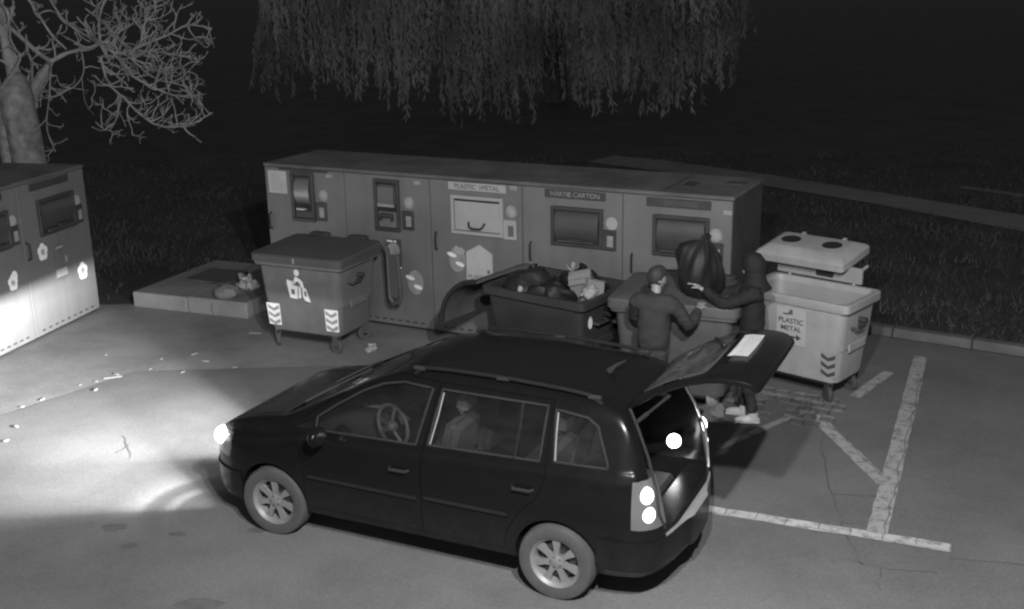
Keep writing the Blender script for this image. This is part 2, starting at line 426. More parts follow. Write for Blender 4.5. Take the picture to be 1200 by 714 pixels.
for v in tb.bm.verts:
    from mathutils import noise as NZ
    d = Vector((v.co.x, v.co.y, 0)); v.co += d*.25*NZ.noise(Vector((v.co.x*4, v.co.y*4, v.co.z*.9)))
tb.build('trunk', M['bark'], tr)
limbs = [
    ([(33, 122), (38, 106), (48, 92), (60, 72)], .30, .09), ([(24, 120), (14, 75), (4, 35), (-4, -10)], .24, .12), ([(60, 72), (45, 62), (15, 35), (0, 22), (-25, 5)], .07, .05),
    ([(60, 72), (80, 62), (105, 57), (118, 52), (135, 62), (152, 60)], .06, .04),
    ([(152, 60), (175, 50), (195, 42), (220, 30), (248, 33)], .035, .018), ([(120, 66), (140, 68), (150, 85), (175, 100), (205, 112), (234, 112)], .04, .02),
    ([(143, 112), (160, 130), (180, 145), (200, 149), (225, 145), (249, 132)], .032, .018), ([(30, -5), (42, 12), (60, 40), (78, 58)], .035, .03),
    ([(55, -8), (65, 10), (80, 28), (118, 52)], .035, .03), ([(142, 113), (136, 140), (126, 153), (112, 143)], .025, .016),
    ([(150, 65), (165, 50), (168, 30), (182, 12), (178, -8)], .03, .02), ([(150, 64), (178, 90), (205, 95), (228, 76)], .025, .015),
    ([(118, 66), (126, 95), (142, 113)], .035, .03), ([(60, 75), (58, 110), (55, 150), (65, 178)], .022, .012),
    ([(34, 112), (20, 118), (2, 130)], .05, .03), ([(36, 110), (38, 80), (32, 60)], .03, .02), ([(100, 25), (112, 45), (118, 52)], .03, .03),
    ([(118, 52), (116, 25), (122, 2), (130, -20)], .04, .025), ([(95, 58), (98, 85), (84, 104), (62, 104)], .022, .014), ([(96, 92), (100, 120), (110, 135)], .016, .01),
    ([(0, 60), (12, 55), (24, 70), (0, 105)], .025, .018), ([(150, 62), (170, 60), (192, 62), (214, 66)], .022, .013), ([(140, 70), (165, 78), (190, 84), (212, 80)], .022, .013),
    ([(118, 52), (135, 40), (150, 30), (175, 22)], .025, .014), ([(100, 10), (125, 30), (150, 55)], .022, .018),
]
cb = B(); XMAX = pix(236, 60, 20.5).x
def twig(p, d, length, r_, depth):
    pts = [p.copy()]; q_ = p.copy(); d = d.normalized(); n = 5
    for k in range(n):
        d = (d+Vector((random.gauss(0, .30), random.gauss(0, .28), random.gauss(.08, .26)))).normalized()
        if q_.x > XMAX: d.x = -abs(d.x)*.4
        q_ = q_+d*(length/n); pts.append(q_.copy())
        if depth > 0 and k > 0 and random.random() < .42:
            twig(q_, d+Vector((random.gauss(0, .8), random.gauss(0, .8), random.gauss(.1, .7))), length*random.uniform(.3, .6), r_*.7, depth-1)
    cb.tube(pts+[pts[-1]+d*r_*1.2], [r_*(1-.5*k/n)*(1.25 if random.random() < .25 else 1) for k in range(n)]+[r_*.8, r_*.3], 5)
for li, (P, ra, rb) in enumerate(limbs):
    dep = 20.5+random.uniform(-.3, .3); drift = random.uniform(-.9, .9) if li > 1 else 0
    pts = [pix(x, y, dep+(drift*k/(len(P)-1))) for k, (x, y) in enumerate(P)]
    fine = []
    for i in range(len(pts)-1):
        p0, p1, p2, p3 = pts[max(i-1, 0)], pts[i], pts[i+1], pts[min(i+2, len(pts)-1)]
        for t in np.linspace(0, 1, 6)[:-1]:
            fine.append(.5*((2*p1)+(p2-p0)*t+(2*p0-5*p1+4*p2-p3)*t*t+(3*p1-p0-3*p2+p3)*t**3))
    fine.append(pts[-1]); nn = len(fine)
    cb.tube(fine, [(ra+(rb-ra)*k/(nn-1))*.62*random.uniform(.85, 1.2) for k in range(nn)], 7)
    for k in range(2, nn):
        x_on = pts[0]
        if random.random() < (.85 if fine[k].x > pix(110, 60, 20.5).x else .28):
            d = (fine[k]-fine[k-1]).normalized()+Vector((random.gauss(.25, .8), random.gauss(0, .8), random.gauss(.1, .8)))
            twig(fine[k], d, random.uniform(.25, .62), rb*.34+.0075, 2 if random.random() < .7 else 1)
for v in cb.bm.verts: v.co -= TL
cb.build('crown', M['twig'], tr)

wl = empty('weeping_willow', (1.2, 31.5, 0)); tag(wl, 'weeping willow behind the bank, its hanging strands lit faintly from below', 'tree')
wt = B()
wt.tube([(.6, 11.5, 0), (.5, 11.0, 2), (.4, 7, 5.5), (.2, .2, 8)], [.5, .40, .34, .25], 12)
for k in range(9):
    a_ = k*.7; wt.tube([(.1, 0, 4.5+.25*k), (2*math.cos(a_), 1.2*math.sin(a_), 7+.2*k), (5*math.cos(a_), 2.2*math.sin(a_), 9), (7.5*math.cos(a_), 2.8*math.sin(a_), 8.6)], [.2, .13, .08, .04], 7)
wt.build('trunk', M['bark_dark'], wl)
# strands: clumps of thin hanging ribbons with little side leaves
sv, sf = [], []
clumps = []
for k in range(95):
    X = -7.2+12.6*(k+random.random())/95
    px_ = 600+1313*X/31
    low = 1.1+.9*abs(math.sin(k*.9))+random.random()**1.5*2.4
    if X > 5.2: low += .8*(X-5.2)*.4
    if X < -5: low += .5
    clumps.append((X, random.uniform(-1.6, 1.2)+max(0, X-3.2)*1.3, low, random.uniform(.12, .5)))
for X, Y_, low, wd in clumps:
    low -= .55; kx = random.gauss(0, .5); tilt = random.gauss(0, .5)
    for j in range(int(random.randint(5, 22)*(1 if X < 4 else .6))):
        x0, y0 = X+random.gauss(0, wd), Y_+random.gauss(0, .3); zb_ = low+abs(random.gauss(0, .9)); zt_ = 8.8
        nn = 14; ph = random.random()*6; amp = random.uniform(.03, .16); base = len(sv); w_ = random.uniform(.006, .014); dx = tilt*.5+random.gauss(0, .25)
        def at_(t): return (x0+kx*(1-t)**2+amp*math.sin(ph+3.5*t)+dx*t*t, y0+amp*math.cos(ph+2.3*t), zt_+(zb_-zt_)*t)
        for i in range(nn+1):
            x, y, z = at_(i/nn); t = i/nn
            sv.append((x-w_*(1-.6*t), y, z)); sv.append((x+w_*(1-.6*t), y+.01, z))
            if i: sf.append((base+2*i-2, base+2*i-1, base+2*i+1, base+2*i))
        for i in range(int((zt_-zb_)*13)):          # narrow hanging leaves and catkins
            x, y, z = at_(random.uniform(.2, 1)); b0 = len(sv); lx = random.gauss(0, .07); ly = random.gauss(0, .05); lz = -random.uniform(.10, .26); wq = random.uniform(.010, .024)
            sv += [(x-wq*.3, y, z), (x+lx*.5-wq, y+ly*.5, z+lz*.5), (x+lx, y+ly, z+lz), (x+lx*.5+wq, y+ly*.5, z+lz*.5)]; sf.append((b0, b0+1, b0+2, b0+3))
me = bpy.data.meshes.new('crown'); me.from_pydata(sv, [], sf); link('crown', me, M['willow'], wl)

#SECTION banks
# ------------------------------------------------------------------ recycling banks
def rect_xz(b, x0, x1, z0, z1, y, d): b.box(x0, x1, y-d, y, z0, z1)
def disc(b, cx, cz, rx, rz, y, d=.003, n=22): b.poly(circle(cx, cz, rx, rz, n, y), (0, -d, 0))
def chute_drum(root, u0, u1, z0, z1, kind):
    """frame round a dark recess with a turning drum flap"""
    fr = B(); t = .045; 
    mfr = M['cream'] if kind == 'white' else M['dark']
    for (a0, a1, b0, b1) in ((u0, u1, z1-t, z1), (u0, u1, z0, z0+t), (u0, u0+t, z0+t, z1-t), (u1-t, u1, z0+t, z1-t)):
        fr.box(a0, a1, -.045, -.001, b0, b1, bev=.006)
    f = fr.build('chute_frame', mfr, root)
    bk = B(); bk.box(u0+t, u1-t, -.006, -.002, z0+t, z1-t); bk.build('chute_recess_shade', M['black'], f)  # black plate stands for the shade of a recess that is not cut
    cx, cz = (u0+u1)/2, (z0+z1)/2
    if kind == 'tall':
        d = B(); hw = (u1-u0)/2-t-.025; r_ = (z1-z0)*.28
        d.lathe([(0, -hw), (r_, -hw), (r_, hw), (0, hw)], 28, Matrix.Translation((cx, .02, cz+.08)) @ Matrix.Scale(.42, 4, (0, 1, 0)) @ Matrix.Rotation(R(90), 4, 'Y'))
        dr = d.build('drum', M['chute'], f)
        h = B(); h.box(cx-hw*.6, cx+hw*.6, -.10, -.04, z0+.17, z0+.20, bev=.008); h.build('pull_lip', M['chrome'], f)
        h = B(); h.box(u0+t+.01, u1-t-.01, -.03, -.008, z0+.05, z0+.155, bev=.006); h.build('lower_plate', M['dark'], f)
    elif kind == 'square':
        h = B(); h.box(u0+t+.01, u1-t-.01, -.05, -.008, cz-.02, z1-.08, bev=.02, seg=2); h.build('flap', M['chute_dark'], f)
        h = B(); h.box(u0+t+.02, u1-t-.02, -.062, -.05, cz-.02, cz+.03, bev=.004); h.build('pull_lip', M['chute'], f)
        h = B(); h.box(cx-.1, cx+.1, -.075, -.02, z0+.19, z0+.25, bev=.01); h.box(cx-.1, cx-.08, -.075, -.02, z0+.15, z0+.19); h.box(cx+.08, cx+.1, -.075, -.02, z0+.15, z0+.19); h.build('pull_handle', M['dark'], f)
        h = B(); h.box(u0+t+.01, u1-t-.01, -.02, -.008, z0+.05, cz-.09, bev=.004); h.build('lower_plate', M['bank'], f)
    elif kind == 'white':
        h = B(); h.box(u0+t+.008, u1-t-.008, -.03, -.008, z0+t+.008, z1-t-.03, bev=.008); h.build('flap', M['cream'], f)
        h = B(); zc = z0+.12
        h.tube([(cx-.12, -.035, zc+.05), (cx-.1, -.07, zc), (cx-.06, -.075, zc-.025), (cx+.06, -.075, zc-.025), (cx+.1, -.07, zc), (cx+.12, -.035, zc+.05)], .014, 8); h.build('pull_handle', M['black'], f)
    else:
        d = B(); hw = (u1-u0)/2-t-.012; r_ = (z1-z0)*.40
        d.lathe([(0, -hw), (r_, -hw), (r_, hw), (0, hw)], 30, Matrix.Translation((cx, .02, cz)) @ Matrix.Scale(.38, 4, (0, 1, 0)) @ Matrix.Rotation(R(90), 4, 'Y'))
        d.build('drum', M['chute_dark'], f)
        h = B(); h.box(cx-hw*.85, cx+hw*.85, -.085, -.03, z0+.055, z0+.085, bev=.006); h.build('pull_lip', M['chute_dark'], f)
        h = B(); h.box(cx-.06, cx+.1, -.1, -.03, z0+.088, z0+.115, bev=.006); h.build('pull_handle', M['dark'], f)
    return f
def card_reader(root, u, z, m=None):
    b = B(); b.box(u-.1, u+.085, -.03, -.001, z-.13, z+.13, bev=.008); o = b.build('card_reader', m or M['dark'], root)
    b = B(); b.box(u-.03, u+.05, -.034, -.0305, z-.08, z+.06); b.build('screen', M['sticker_grey'] if m is None else M['inkmid'], o)
def round_sticker(root, u, z, m='sticker_grey'):
    b = B(); disc(b, u, z, .075, .08, -.001, .003); o = b.build('round_sticker', M[m], root)
    b = B(); disc(b, u+.005, z, .04, .045, -.0042, .002); b.build('pictogram', M['cream'], o)
def handle(root, u, z):
    b = B(); b.tube([(u, -.002, z+.12), (u+.012, -.05, z+.1), (u+.012, -.055, z), (u+.012, -.05, z-.1), (u, -.002, z-.12)], .014, 8); b.build('door_handle', M['black'], root)
def bank(name, loc, rz, ends, label, H=2.19, D=1.3):
    root = empty(name, loc, rz); tag(root, label, 'recycling bank')
    u0, u1 = ends[0], ends[-1]
    b = B(); b.box(u0, u1, .012, D, .06, H-.05, bev=.01); b.build('casing', M['bank_side'], root)
    b = B(); b.box(u0+.03, u1-.03, .03, D-.03, 0, .06); b.build('plinth_frame', M['black'], root)
    b = B(); b.box(u0-.015, u1+.015, -.012, D+.02, H-.05, H, bev=.012); b.build('roof', M['bank_roof'], root)
    for a, c in zip(ends, ends[1:]):
        b = B(); b.box(a+.006, c-.006, -.001, .011, .05, H-.056, bev=.004); dr = b.build('door', M['bank'], root)
        v0 = None
        for k in range(9):
            x = a+.18+(c-a-.36)*k/8
            if v0 is None:
                b = B(); b.box(-.035, .035, -.003, -.0012, .1, .125); v0 = b.build('vent_slot', M['dark'], dr); v_ = v0
            else: v_ = v0.copy(); COL.objects.link(v_); v_.parent = dr
            v_.location.x = x
    return root
ends = [k*1.368 for k in range(6)]; ends[1] = ends[1]
rb = bank('recycling_bank', (-3.497, 15.897, 0), -.4756, ends, 'long grey recycling bank with five labelled drop-off hatches behind the bins')
# first hatch, tall drum
chute_drum(rb, .47, .86, 1.40, 2.10, 'tall'); card_reader(rb, .97, 1.56); round_sticker(rb, 1.01, 1.79)
chute_drum(rb, 1.87, 2.27, 1.38, 2.09, 'square'); card_reader(rb, 2.40, 1.55); round_sticker(rb, 2.41, 1.79)
chute_drum(rb, 3.07, 3.84, 1.44, 1.955, 'white'); card_reader(rb, 3.94, 1.55, M['cream']); round_sticker(rb, 3.95, 1.79)
chute_drum(rb, 4.52, 5.22, 1.42, 1.92, 'wide'); card_reader(rb, 5.31, 1.54); round_sticker(rb, 5.33, 1.75, 'cream')
chute_drum(rb, 5.87, 6.57, 1.42, 1.92, 'wide'); card_reader(rb, 6.66, 1.5); round_sticker(rb, 6.65, 1.72)
for u, z in ((.06, 1.36), (2.82, 1.31), (4.22, 1.3), (5.60, 1.28)): handle(rb, u, z)
def sign(root, u0, u1, z0, z1, m, txt, mi, size, du=0, txt2='', du2=0):
    b = B(); b.box(u0, u1, -.016, -.001, z0, z1, bev=.004); o = b.build('sign_plate', M[m], root)
    for tx, d in ((txt, du), (txt2, du2)):
        if tx: text(tx, size, M[mi], o, Matrix.Translation(((u0+u1)/2+d, -.0175, (z0+z1)/2-.002)) @ FRONT)
    if txt2: b = B(); b.box((u0+u1)/2+.045, (u0+u1)/2+.052, -.0185, -.0165, z0+.02, z1-.02); b.build('divider', M[mi], o)
sign(rb, .26, 1.10, 2.02+.09, 2.135, 'dark', '', 'ink', .05)
sign(rb, 3.03, 3.88, 2.02, 2.125, 'cream', 'PLASTIC', 'ink', .088, -.17, 'METAL', .2)
sign(rb, 4.43, 5.25, 2.02, 2.125, 'dark', 'H\u00c2RTIE CARTON', 'sticker_grey', .086)
sign(rb, 5.78, 6.58, 2.01, 2.12, 'dark', '', 'ink', .05)
b = B(); b.box(6.0, 6.42, -.0175, -.016, 2.03, 2.1); b.build('sign_plate', M['bank_side'], rb)
def notice(root, u0, u1, z0, z1):
    b = B(); b.box(u0, u1, -.005, -.001, z0, z1); o = b.build('notice', M['white'], root)
    b = B()
    for k in range(9):
        z = z1-.05-.032*k
        if z > z0+.02: b.box(u0+.04, u1-.04-random.uniform(0, .07), -.0062, -.0052, z, z+.008)
    b.build('printed_lines', M['sticker_grey'], o)
notice(rb, .06, .38, 1.77, 2.09)
# posters under the hatches
b = B(); b.box(2.02, 2.26, -.006, -.001, .84, 1.27, bev=.002); po = b.build('poster', M['bin_lid'], rb)
b = B(); b.box(2.03, 2.12, -.0075, -.006, 1.225, 1.25); b.box(2.14, 2.18, -.0075, -.006, 1.225, 1.25); b.box(2.03, 2.25, -.0075, -.006, .86, .885); b.build('poster_print', M['sticker'], po)
b = B(); disc(b, 2.13, 1.12, .1, .1, -.0062); disc(b, 2.12, .96, .06, .06, -.0062); b.build('poster_print', M['sticker_grey'], po)
def mascot_sticker(root, u, z):
    b = B(); disc(b, u, z, .125, .17, -.001, .003); o = b.build('oval_sticker', M['sticker_grey'], root)
    b = B(); b.poly([(u-.08+.06*math.cos(t)*1.2, -.0055, z+.06+.03*math.sin(t)-.25*.06*math.cos(t)) for t in np.linspace(0, 6.283, 16)[:-1]], (0, -.001, 0))
    b.poly([(u+.04+.055*math.cos(t)*1.2, -.0055, z-.06+.03*math.sin(t)-.25*.06*math.cos(t)) for t in np.linspace(0, 6.283, 16)[:-1]], (0, -.001, 0)); b.build('sticker_print', M['sticker'], o)
mascot_sticker(rb, 2.46, .69); mascot_sticker(rb, 3.13, 1.08)
b = B(); disc(b, 3.17, 1.2, .08, .05, -.006, .002); disc(b, 3.12, 1.23, .03, .04, -.0062, .002); b.build('round_sticker', M['cream'], rb)
b = B(); b.poly([(3.27, -.002, .80), (3.66, -.002, .80), (3.66, -.002, 1.20), (3.47, -.002, 1.31), (3.27, -.002, 1.20)], (0, -.004, 0)); po = b.build('poster', M['white'], rb)
text('PLASTIC', .08, M['ink'], po, Matrix.Translation((3.44, -.0072, .865)) @ FRONT)
b = B(); b.box(3.58, 3.62, -.0075, -.0065, .93, .98); b.build('poster_print', M['inkmid'], po)
for u, z in ((1.12, 2.07), (2.55, 2.07), (3.98, 2.1), (6.78, 2.0)):
    b = B(); b.box(u-.05, u+.05, -.004, -.001, z-.025, z+.025); b.build('label_plate', M['sticker_grey'], rb)
# roof fittings
b = B(); b.box(6.05, 6.2, .42, .75, 2.19, 2.20); b.build('roof_plate', M['dark'], rb)
b = B(); b.box(6.52, 6.74, .75, .95, 2.19, 2.202); b.build('roof_plate', M['dark'], rb)
b = B(); b.box(5.95, 5.98, -.0, 1.2, 2.19, 2.2); b.build('roof_seam', M['bank_side'], rb)

lbk = bank('recycling_bank', (-6.142, 16.037, 0), 1.331, [-5.64, -4.27, -2.9, -1.5, 0], 'grey recycling bank at the left edge, its foot lit white by the headlights')
for du in (0, -1.42, -2.84):
    chute_drum(lbk, -1.14+du, -.33+du, 1.38, 1.88, 'wide'); card_reader(lbk, -.24+du, 1.52); round_sticker(lbk, -.235+du, 1.71, 'cream')
    handle(lbk, -1.45+du, 1.25); sign(lbk, -1.25+du, -.38+du, 2.02, 2.12, 'dark', '', 'ink', .05)
def flower(root, u, z, s=1):
    b = B()
    for k in range(5): disc(b, u+.055*s*math.cos(k*1.257+.3), z+.065*s*math.sin(k*1.257+.3), .055*s, .06*s, -.001-.0003*k, .003, 14)
    o = b.build('flower_sticker', M['sticker'], root)
    b = B(); disc(b, u, z, .04*s, .045*s, -.0056, .001, 14); b.build('sticker_print', M['cream'], o)
flower(lbk, -1.13, 1.17); flower(lbk, -.30, .69, 1.05); flower(lbk, -1.81, .92, .9)
b = B(); disc(b, -1.77, 1.0, .06, .07, -.006, .002); b.build('round_sticker', M['sticker'], lbk)
b = B(); b.box(-.93, -.62, -.006, -.001, .70, 1.2, bev=.002); po = b.build('poster', M['bin_grey'], lbk)
b = B(); b.box(-.85, -.70, -.0075, -.006, 1.14, 1.165); b.box(-.9, -.65, -.0075, -.006, .74, .85); b.box(-.66, -.625, -.0075, -.006, .92, 1.0); b.build('poster_print', M['cream'], po)

# concrete plinth with an iron hatch, left of the dark closed bin
pl = empty('concrete_plinth', (-5.69, 16.18, 0), math.atan2(15.42-16.18, -3.81+5.69)); tag(pl, 'low cracked concrete plinth with an iron hatch beside the closed bin', 'plinth')
b = B(); b.box(0, .98, 0, 2.05, 0, .24, bev=.02); b.build('slab', M['concrete'], pl)
b = B(); b.box(.995, 2.03, 0, 2.05, 0, .25, bev=.02); b.build('slab', M['concrete'], pl)
b = B(); b.box(.38, 1.08, .75, 1.45, .242, .285, bev=.006); b.build('hatch_cover', M['bank_side'], pl)
cr_ = B(); cr_.box(1.42, 1.435, -.004, .003, .02, .2); cr_.box(1.40, 1.48, .2, .22, .2515, .2525); cr_.build('crack', M['soil'], pl)
rk = B(); rk.ball((0, 0, .09), .19, .14, .11, seg=14, noise=.3); o = rk.build('stone', M['kerb']); o.location = (-4.15, 15.7, .25); tag(o, 'pale lump of stone lying on the concrete plinth', 'stone')

#SECTION bins
# ------------------------------------------------------------------ wheeled containers
def loop_rect(hx, hy, z, r_, n=4, cx=0, cy=0):
    pts = []
    for sx, sy, a0 in ((1, 1, 0), (-1, 1, 90), (-1, -1, 180), (1, -1, 270)):
        for k in range(n+1):
            a_ = R(a0+90*k/n); pts.append((cx+sx*(hx-r_)+r_*math.cos(a_), cy+sy*(hy-r_)+r_*math.sin(a_), z))
    return pts
def loft(b, loops, cap0=True, cap1=True):
    rings = [[b.bm.verts.new(p) for p in L_] for L_ in loops]
    for A, C in zip(rings, rings[1:]):
        for k in range(len(A)): b.bm.faces.new((A[k], A[(k+1) % len(A)], C[(k+1) % len(A)], C[k]))
    if cap0: b.bm.faces.new(rings[0][::-1])
    if cap1: b.bm.faces.new(rings[-1])
def wheelie(name, loc, rz, label, m, W_=1.38, D_=1.0, H=1.25, mlid=None, lid=None, chev=True, inner=None, chev_m=('sticker', 'sticker_grey')):
    root = empty(name, loc, rz); tag(root, label, 'bin', 'four-wheeled bins standing by the recycling bank')
    hw, hd = W_/2, D_/2
    b = B()
    outer = [loop_rect(hw*.80, hd*.76, .25, .10), loop_rect(hw*.82, hd*.79, .30, .1), loop_rect(hw*.855, hd*.84, .62, .1), loop_rect(hw*.875, hd*.855, .64, .1), loop_rect(hw*.92, hd*.92, H-.12, .09), loop_rect(hw*.93, hd*.93, H-.115, .09),
             loop_rect(hw*.985, hd*.98, H-.105, .07), loop_rect(hw, hd, H-.09, .07), loop_rect(hw, hd, H-.01, .07), loop_rect(hw*.985, hd*.985, H, .07),
             loop_rect(hw*.90, hd*.89, H-.004, .08), loop_rect(hw*.885, hd*.875, H-.03, .08), loop_rect(hw*.78, hd*.74, .32, .1)]
    loft(b, outer)
    body = b.build('body', m, root, 30)
    if inner: 
        bb = B(); loft(bb, [loop_rect(hw*.882, hd*.872, H-.05, .08), loop_rect(hw*.777, hd*.737, .34, .1)], False, True); bb.build('inner_wall', inner, root, 30)
    # skirt arch between the front wheels
    b = B(); b.box(-hw*.62, hw*.62, -hd*.74, hd*.74, .2, .26, bev=.03); b.build('underframe', M['black'], root)
    # trunnion bars and side handles
    for s in (-1, 1):
        b = B(); b.lathe([(0, 0), (.035, 0), (.035, .09), (0, .09)], 14, Matrix.Translation((s*hw*.91, 0, H-.25)) @ Matrix.Rotation(R(90*s), 4, 'Y')); b.build('trunnion', M['dark'], root)
        b = B(); x = s*(hw*.93); b.tube([(x, -hd*.5, H-.3), (x+s*.07, -hd*.48, H-.3), (x+s*.07, -hd*.1, H-.3), (x, -hd*.08, H-.3)], .017, 8); b.build('grab_bar', M['dark'], root)
        b = B(); x = s*(hw*.885); b.box(min(x, x+s*.02), max(x, x+s*.02), -.2, .2, .60, .70, bev=.008); b.build('side_rib', m, root)
    for sx in (-1, 1):
        for sy in (-1, 1):
            cx, cy = sx*hw*.68, sy*hd*.62; a_ = random.uniform(-.9, .9)
            mt_ = Matrix.Translation((cx, cy, .1)) @ Matrix.Rotation(a_, 4, 'Z')
            b = B(); b.lathe([(.035, -.022), (.088, -.024), (.1, -.012), (.1, .012), (.088, .024), (.035, .022)], 20, mt_ @ Matrix.Translation((0, -.03, 0)) @ Matrix.Rotation(R(90), 4, 'X'), close=True); w_ = b.build('castor', M['tyre'], root)
            b = B(); b.box(-.045, .045, -.062, -.055, .0, .13, mtx=mt_); b.box(-.045, .045, -.005, .002, .0, .13, mtx=mt_); b.box(-.05, .05, -.062, .002, .13, .15, mtx=mt_); b.build('fork', M['chute_dark'], w_)
    if chev:
        for s in (-1, 1):
            bb = B(); z0, z1 = .32, .62; xo = hw*.835*s; x_in = xo-s*.21
            y_ = lambda z: -(hd*(.79+(.84-.79)*(z-.3)/.32))-.003
            bb.poly([(x_in, y_(z0), z0), (xo-s*.02, y_(z0), z0), (xo-s*.005, y_(z1), z1), (x_in, y_(z1), z1)], (0, -.003, 0)); st = bb.build('reflector_panel', M[chev_m[0]], root)
            bb = B(); xc = (x_in+xo)/2-s*.008
            for k in range(3):
                zc = z0+.03+.095*k; pts = [(-.085, .06), (0, .01), (.085, .06), (.085, .01), (0, -.03), (-.085, .01)]
                bb.poly([(xc+x, y_(max(z0, min(z1, zc+z)))-.0035, max(z0, min(z1, zc+z))) for x, z in pts], (0, -.001, 0))
            bb.build('chevron', M[chev_m[1]], st)
    if lid == 'closed':
        b = B(); L_ = []
        def lr(f, z, tilt=0, r_=.08): return [(x, y, z_+tilt*(y+hd)/(2*hd)) for x, y, z_ in loop_rect(hw*f+.025, hd*f+.025, z, r_)]
        loft(b, [lr(.96, H-.05), lr(1.0, H-.05), lr(1.0, H+.035, .02), lr(.975, H+.055, .03), lr(.93, H+.06, .035), lr(.6, H+.09, .045), lr(.2, H+.1, .045)])
        l_ = b.build('lid', mlid or M['bin_lid'], root, 30)
        for s in (-.45, .45):
            b = B(); b.box(s*hw-.14, s*hw+.14, hd-.05, hd+.09, H+.02, H+.13, bev=.02); b.build('hinge', M['dark'], l_)
        b = B(); b.box(-.012, .012, -hd-.04, -hd-.022, H-.03, H+.03); b.build('latch', M['sticker_grey'], l_)
    return root, hw, hd, H
# dark grey closed bin with the white pictogram
b0, hw, hd, H = wheelie('wheeled_bin', (-2.55, 14.34, 0), -.43, 'grey bin with a closed dark lid and a white figure pictogram', M['bin_grey'], 1.34, 1.02, 1.25, M['bin_lid'], 'closed')
yf = -(hd*.885)-.012
lean = Matrix.Translation((-.02, yf, .90)) @ Matrix.Rotation(R(4.8), 4, 'X')
b = B(); disc(b, 0.01, .18, .04, .045, 0, .003, 16)
b.poly([(-.02, 0, .13), (.05, 0, .1), (.09, 0, .06), (.1, 0, -.02), (.05, 0, -.01), (.04, 0, .04), (-.1, 0, .05), (-.15, 0, .08), (-.16, 0, .03), (-.1, 0, .01), (-.06, 0, .03)], (0, -.003, 0))
b.poly([(-.16, 0, .03), (-.13, 0, -.17), (-.02, 0, -.18), (.01, 0, .0), (-.03, 0, .0)], (0, -.0035, 0))
b.poly([(.02, 0, .0), (.0, 0, -.17), (.04, 0, -.16), (.055, 0, -.02)], (0, -.0028, 0))
b.poly([(.07, 0, 0), (.07, 0, -.14), (.1, 0, -.19), (.18, 0, -.21), (.13, 0, -.03)], (0, -.0032, 0))
me = b.mesh(); me.transform(lean); pg = link('pictogram', me, M['sticker'], b0)
b = B(); b.box(-.10, -.05, -.0055, -.004, -.12, -.05); b.box(.10, .13, -.0055, -.004, -.13, -.06); b.box(-.02, .03, -.0055, -.004, .03, .06); me = b.mesh(); me.transform(lean); link('pictogram_detail', me, M['bin_grey'], pg)

b = B(); b.tube([(hw-.02, hd+.06, H+.05), (hw+.05, hd+.07, H-.05), (hw+.06, hd+.07, .55), (hw+.10, hd+.07, .48), (hw+.20, hd+.07, .48), (hw+.23, hd+.07, .56), (hw+.20, hd+.07, H-.1)], .032, 8); b.box(hw+.08, hw+.19, hd+.05, hd+.07, .54, H-.1, bev=.008); b.build('lid_counterweight', M['bin_lid'], b0)
# light bin with the pushed-back lid
b1, hw, hd, H = wheelie('wheeled_bin', (3.41, 12.34, 0), -.74, 'pale bin standing open with its twin-hole lid pushed back', M['bin_light'], 1.37, .86, 1.20, None, None, inner=M['bin_light_in'], chev_m=('bin_light_in', 'ink'))
lm = Matrix.Translation((-.29, hd+.15, 1.46)) @ Matrix.Rotation(R(9), 4, 'X')
def lrm(hx, hy, z): return [lm @ Vector(p) for p in loop_rect(hx, hy, z, .05)]
b = B(); loft(b, [lrm(.54, .33, -.03), lrm(.57, .36, -.03), lrm(.57, .36, .05), lrm(.55, .34, .075), lrm(.46, .22, .13), lrm(.44, .20, .135)]); ld = b.build('lid', M['bin_light'], b1, 28)
for x in (-.27, .26):
    b = B(); b.poly([lm @ Vector((x+.12*math.cos(t), -.0+.11*math.sin(t), .136)) for t in np.linspace(0, 6.283, 25)[:-1]], (0, 0, .004)); b.build('throw_hole_shade', M['black'], ld)  # solid black disc on the lid, painted as the dark inside the hole
    b = B(); b.box(x-.02, x+.02, .30, .34, .06, .11, mtx=lm); b.build('hinge', M['bin_light'], ld)
b = B(); b.box(-.66, .42, hd+.0, hd+.05, 1.21, 1.40, bev=.01); b.build('lid_bracket', M['bin_light_in'], b1)
b = B(); b.box(-.14, .08, hd-.03, hd-.002, 1.25, 1.42, bev=.01); b.build('lock_box', M['black'], b1)
for s in (-.5, .32):
    b = B(); b.tube([(s, hd-.01, 1.1), (s, hd+.06, 1.3), (s, hd+.35, 1.35)], .02, 8); b.build('lid_arm', M['bin_light'], b1)
yl = lambda z: -(hd*(.855+.065*(z-.64)/.46))-.008
b = B(); b.poly([(-.18, yl(.62), .62), (.18, yl(.62), .62), (.18, yl(1.06), 1.06), (-.18, yl(1.06), 1.06)], (0, -.003, 0)); lbp = b.build('label_poster', M['white'], b1)
lt = Matrix.Translation((0, yl(.84)-.008, .84)) @ Matrix.Rotation(R(3.7), 4, 'X')
text('PLASTIC', .085, M['ink'], lbp, lt @ Matrix.Translation((0, 0, .06)) @ FRONT, bold=.001); text('METAL', .085, M['ink'], lbp, lt @ Matrix.Translation((0, 0, -.03)) @ FRONT, bold=.001)
me = B(); me.poly([(-.02, 0, -.135), (.07, 0, -.135), (.07, 0, -.165), (.13, 0, -.125), (.07, 0, -.085), (.07, 0, -.115), (-.02, 0, -.115)], (0, -.001, 0))
me = me.mesh(); me.transform(lt); link('arrow_mark', me, M['ink'], lbp)
me = B(); me.poly([(-.1, 0, .13), (-.04, 0, .13), (-.01, 0, .14), (.02, 0, .14), (.02, 0, .2), (-.01, 0, .2), (-.04, 0, .15), (-.1, 0, .15)], (0, -.001, 0))
me = me.mesh(); me.transform(lt); link('label_emblem', me, M['inkmid'], lbp)

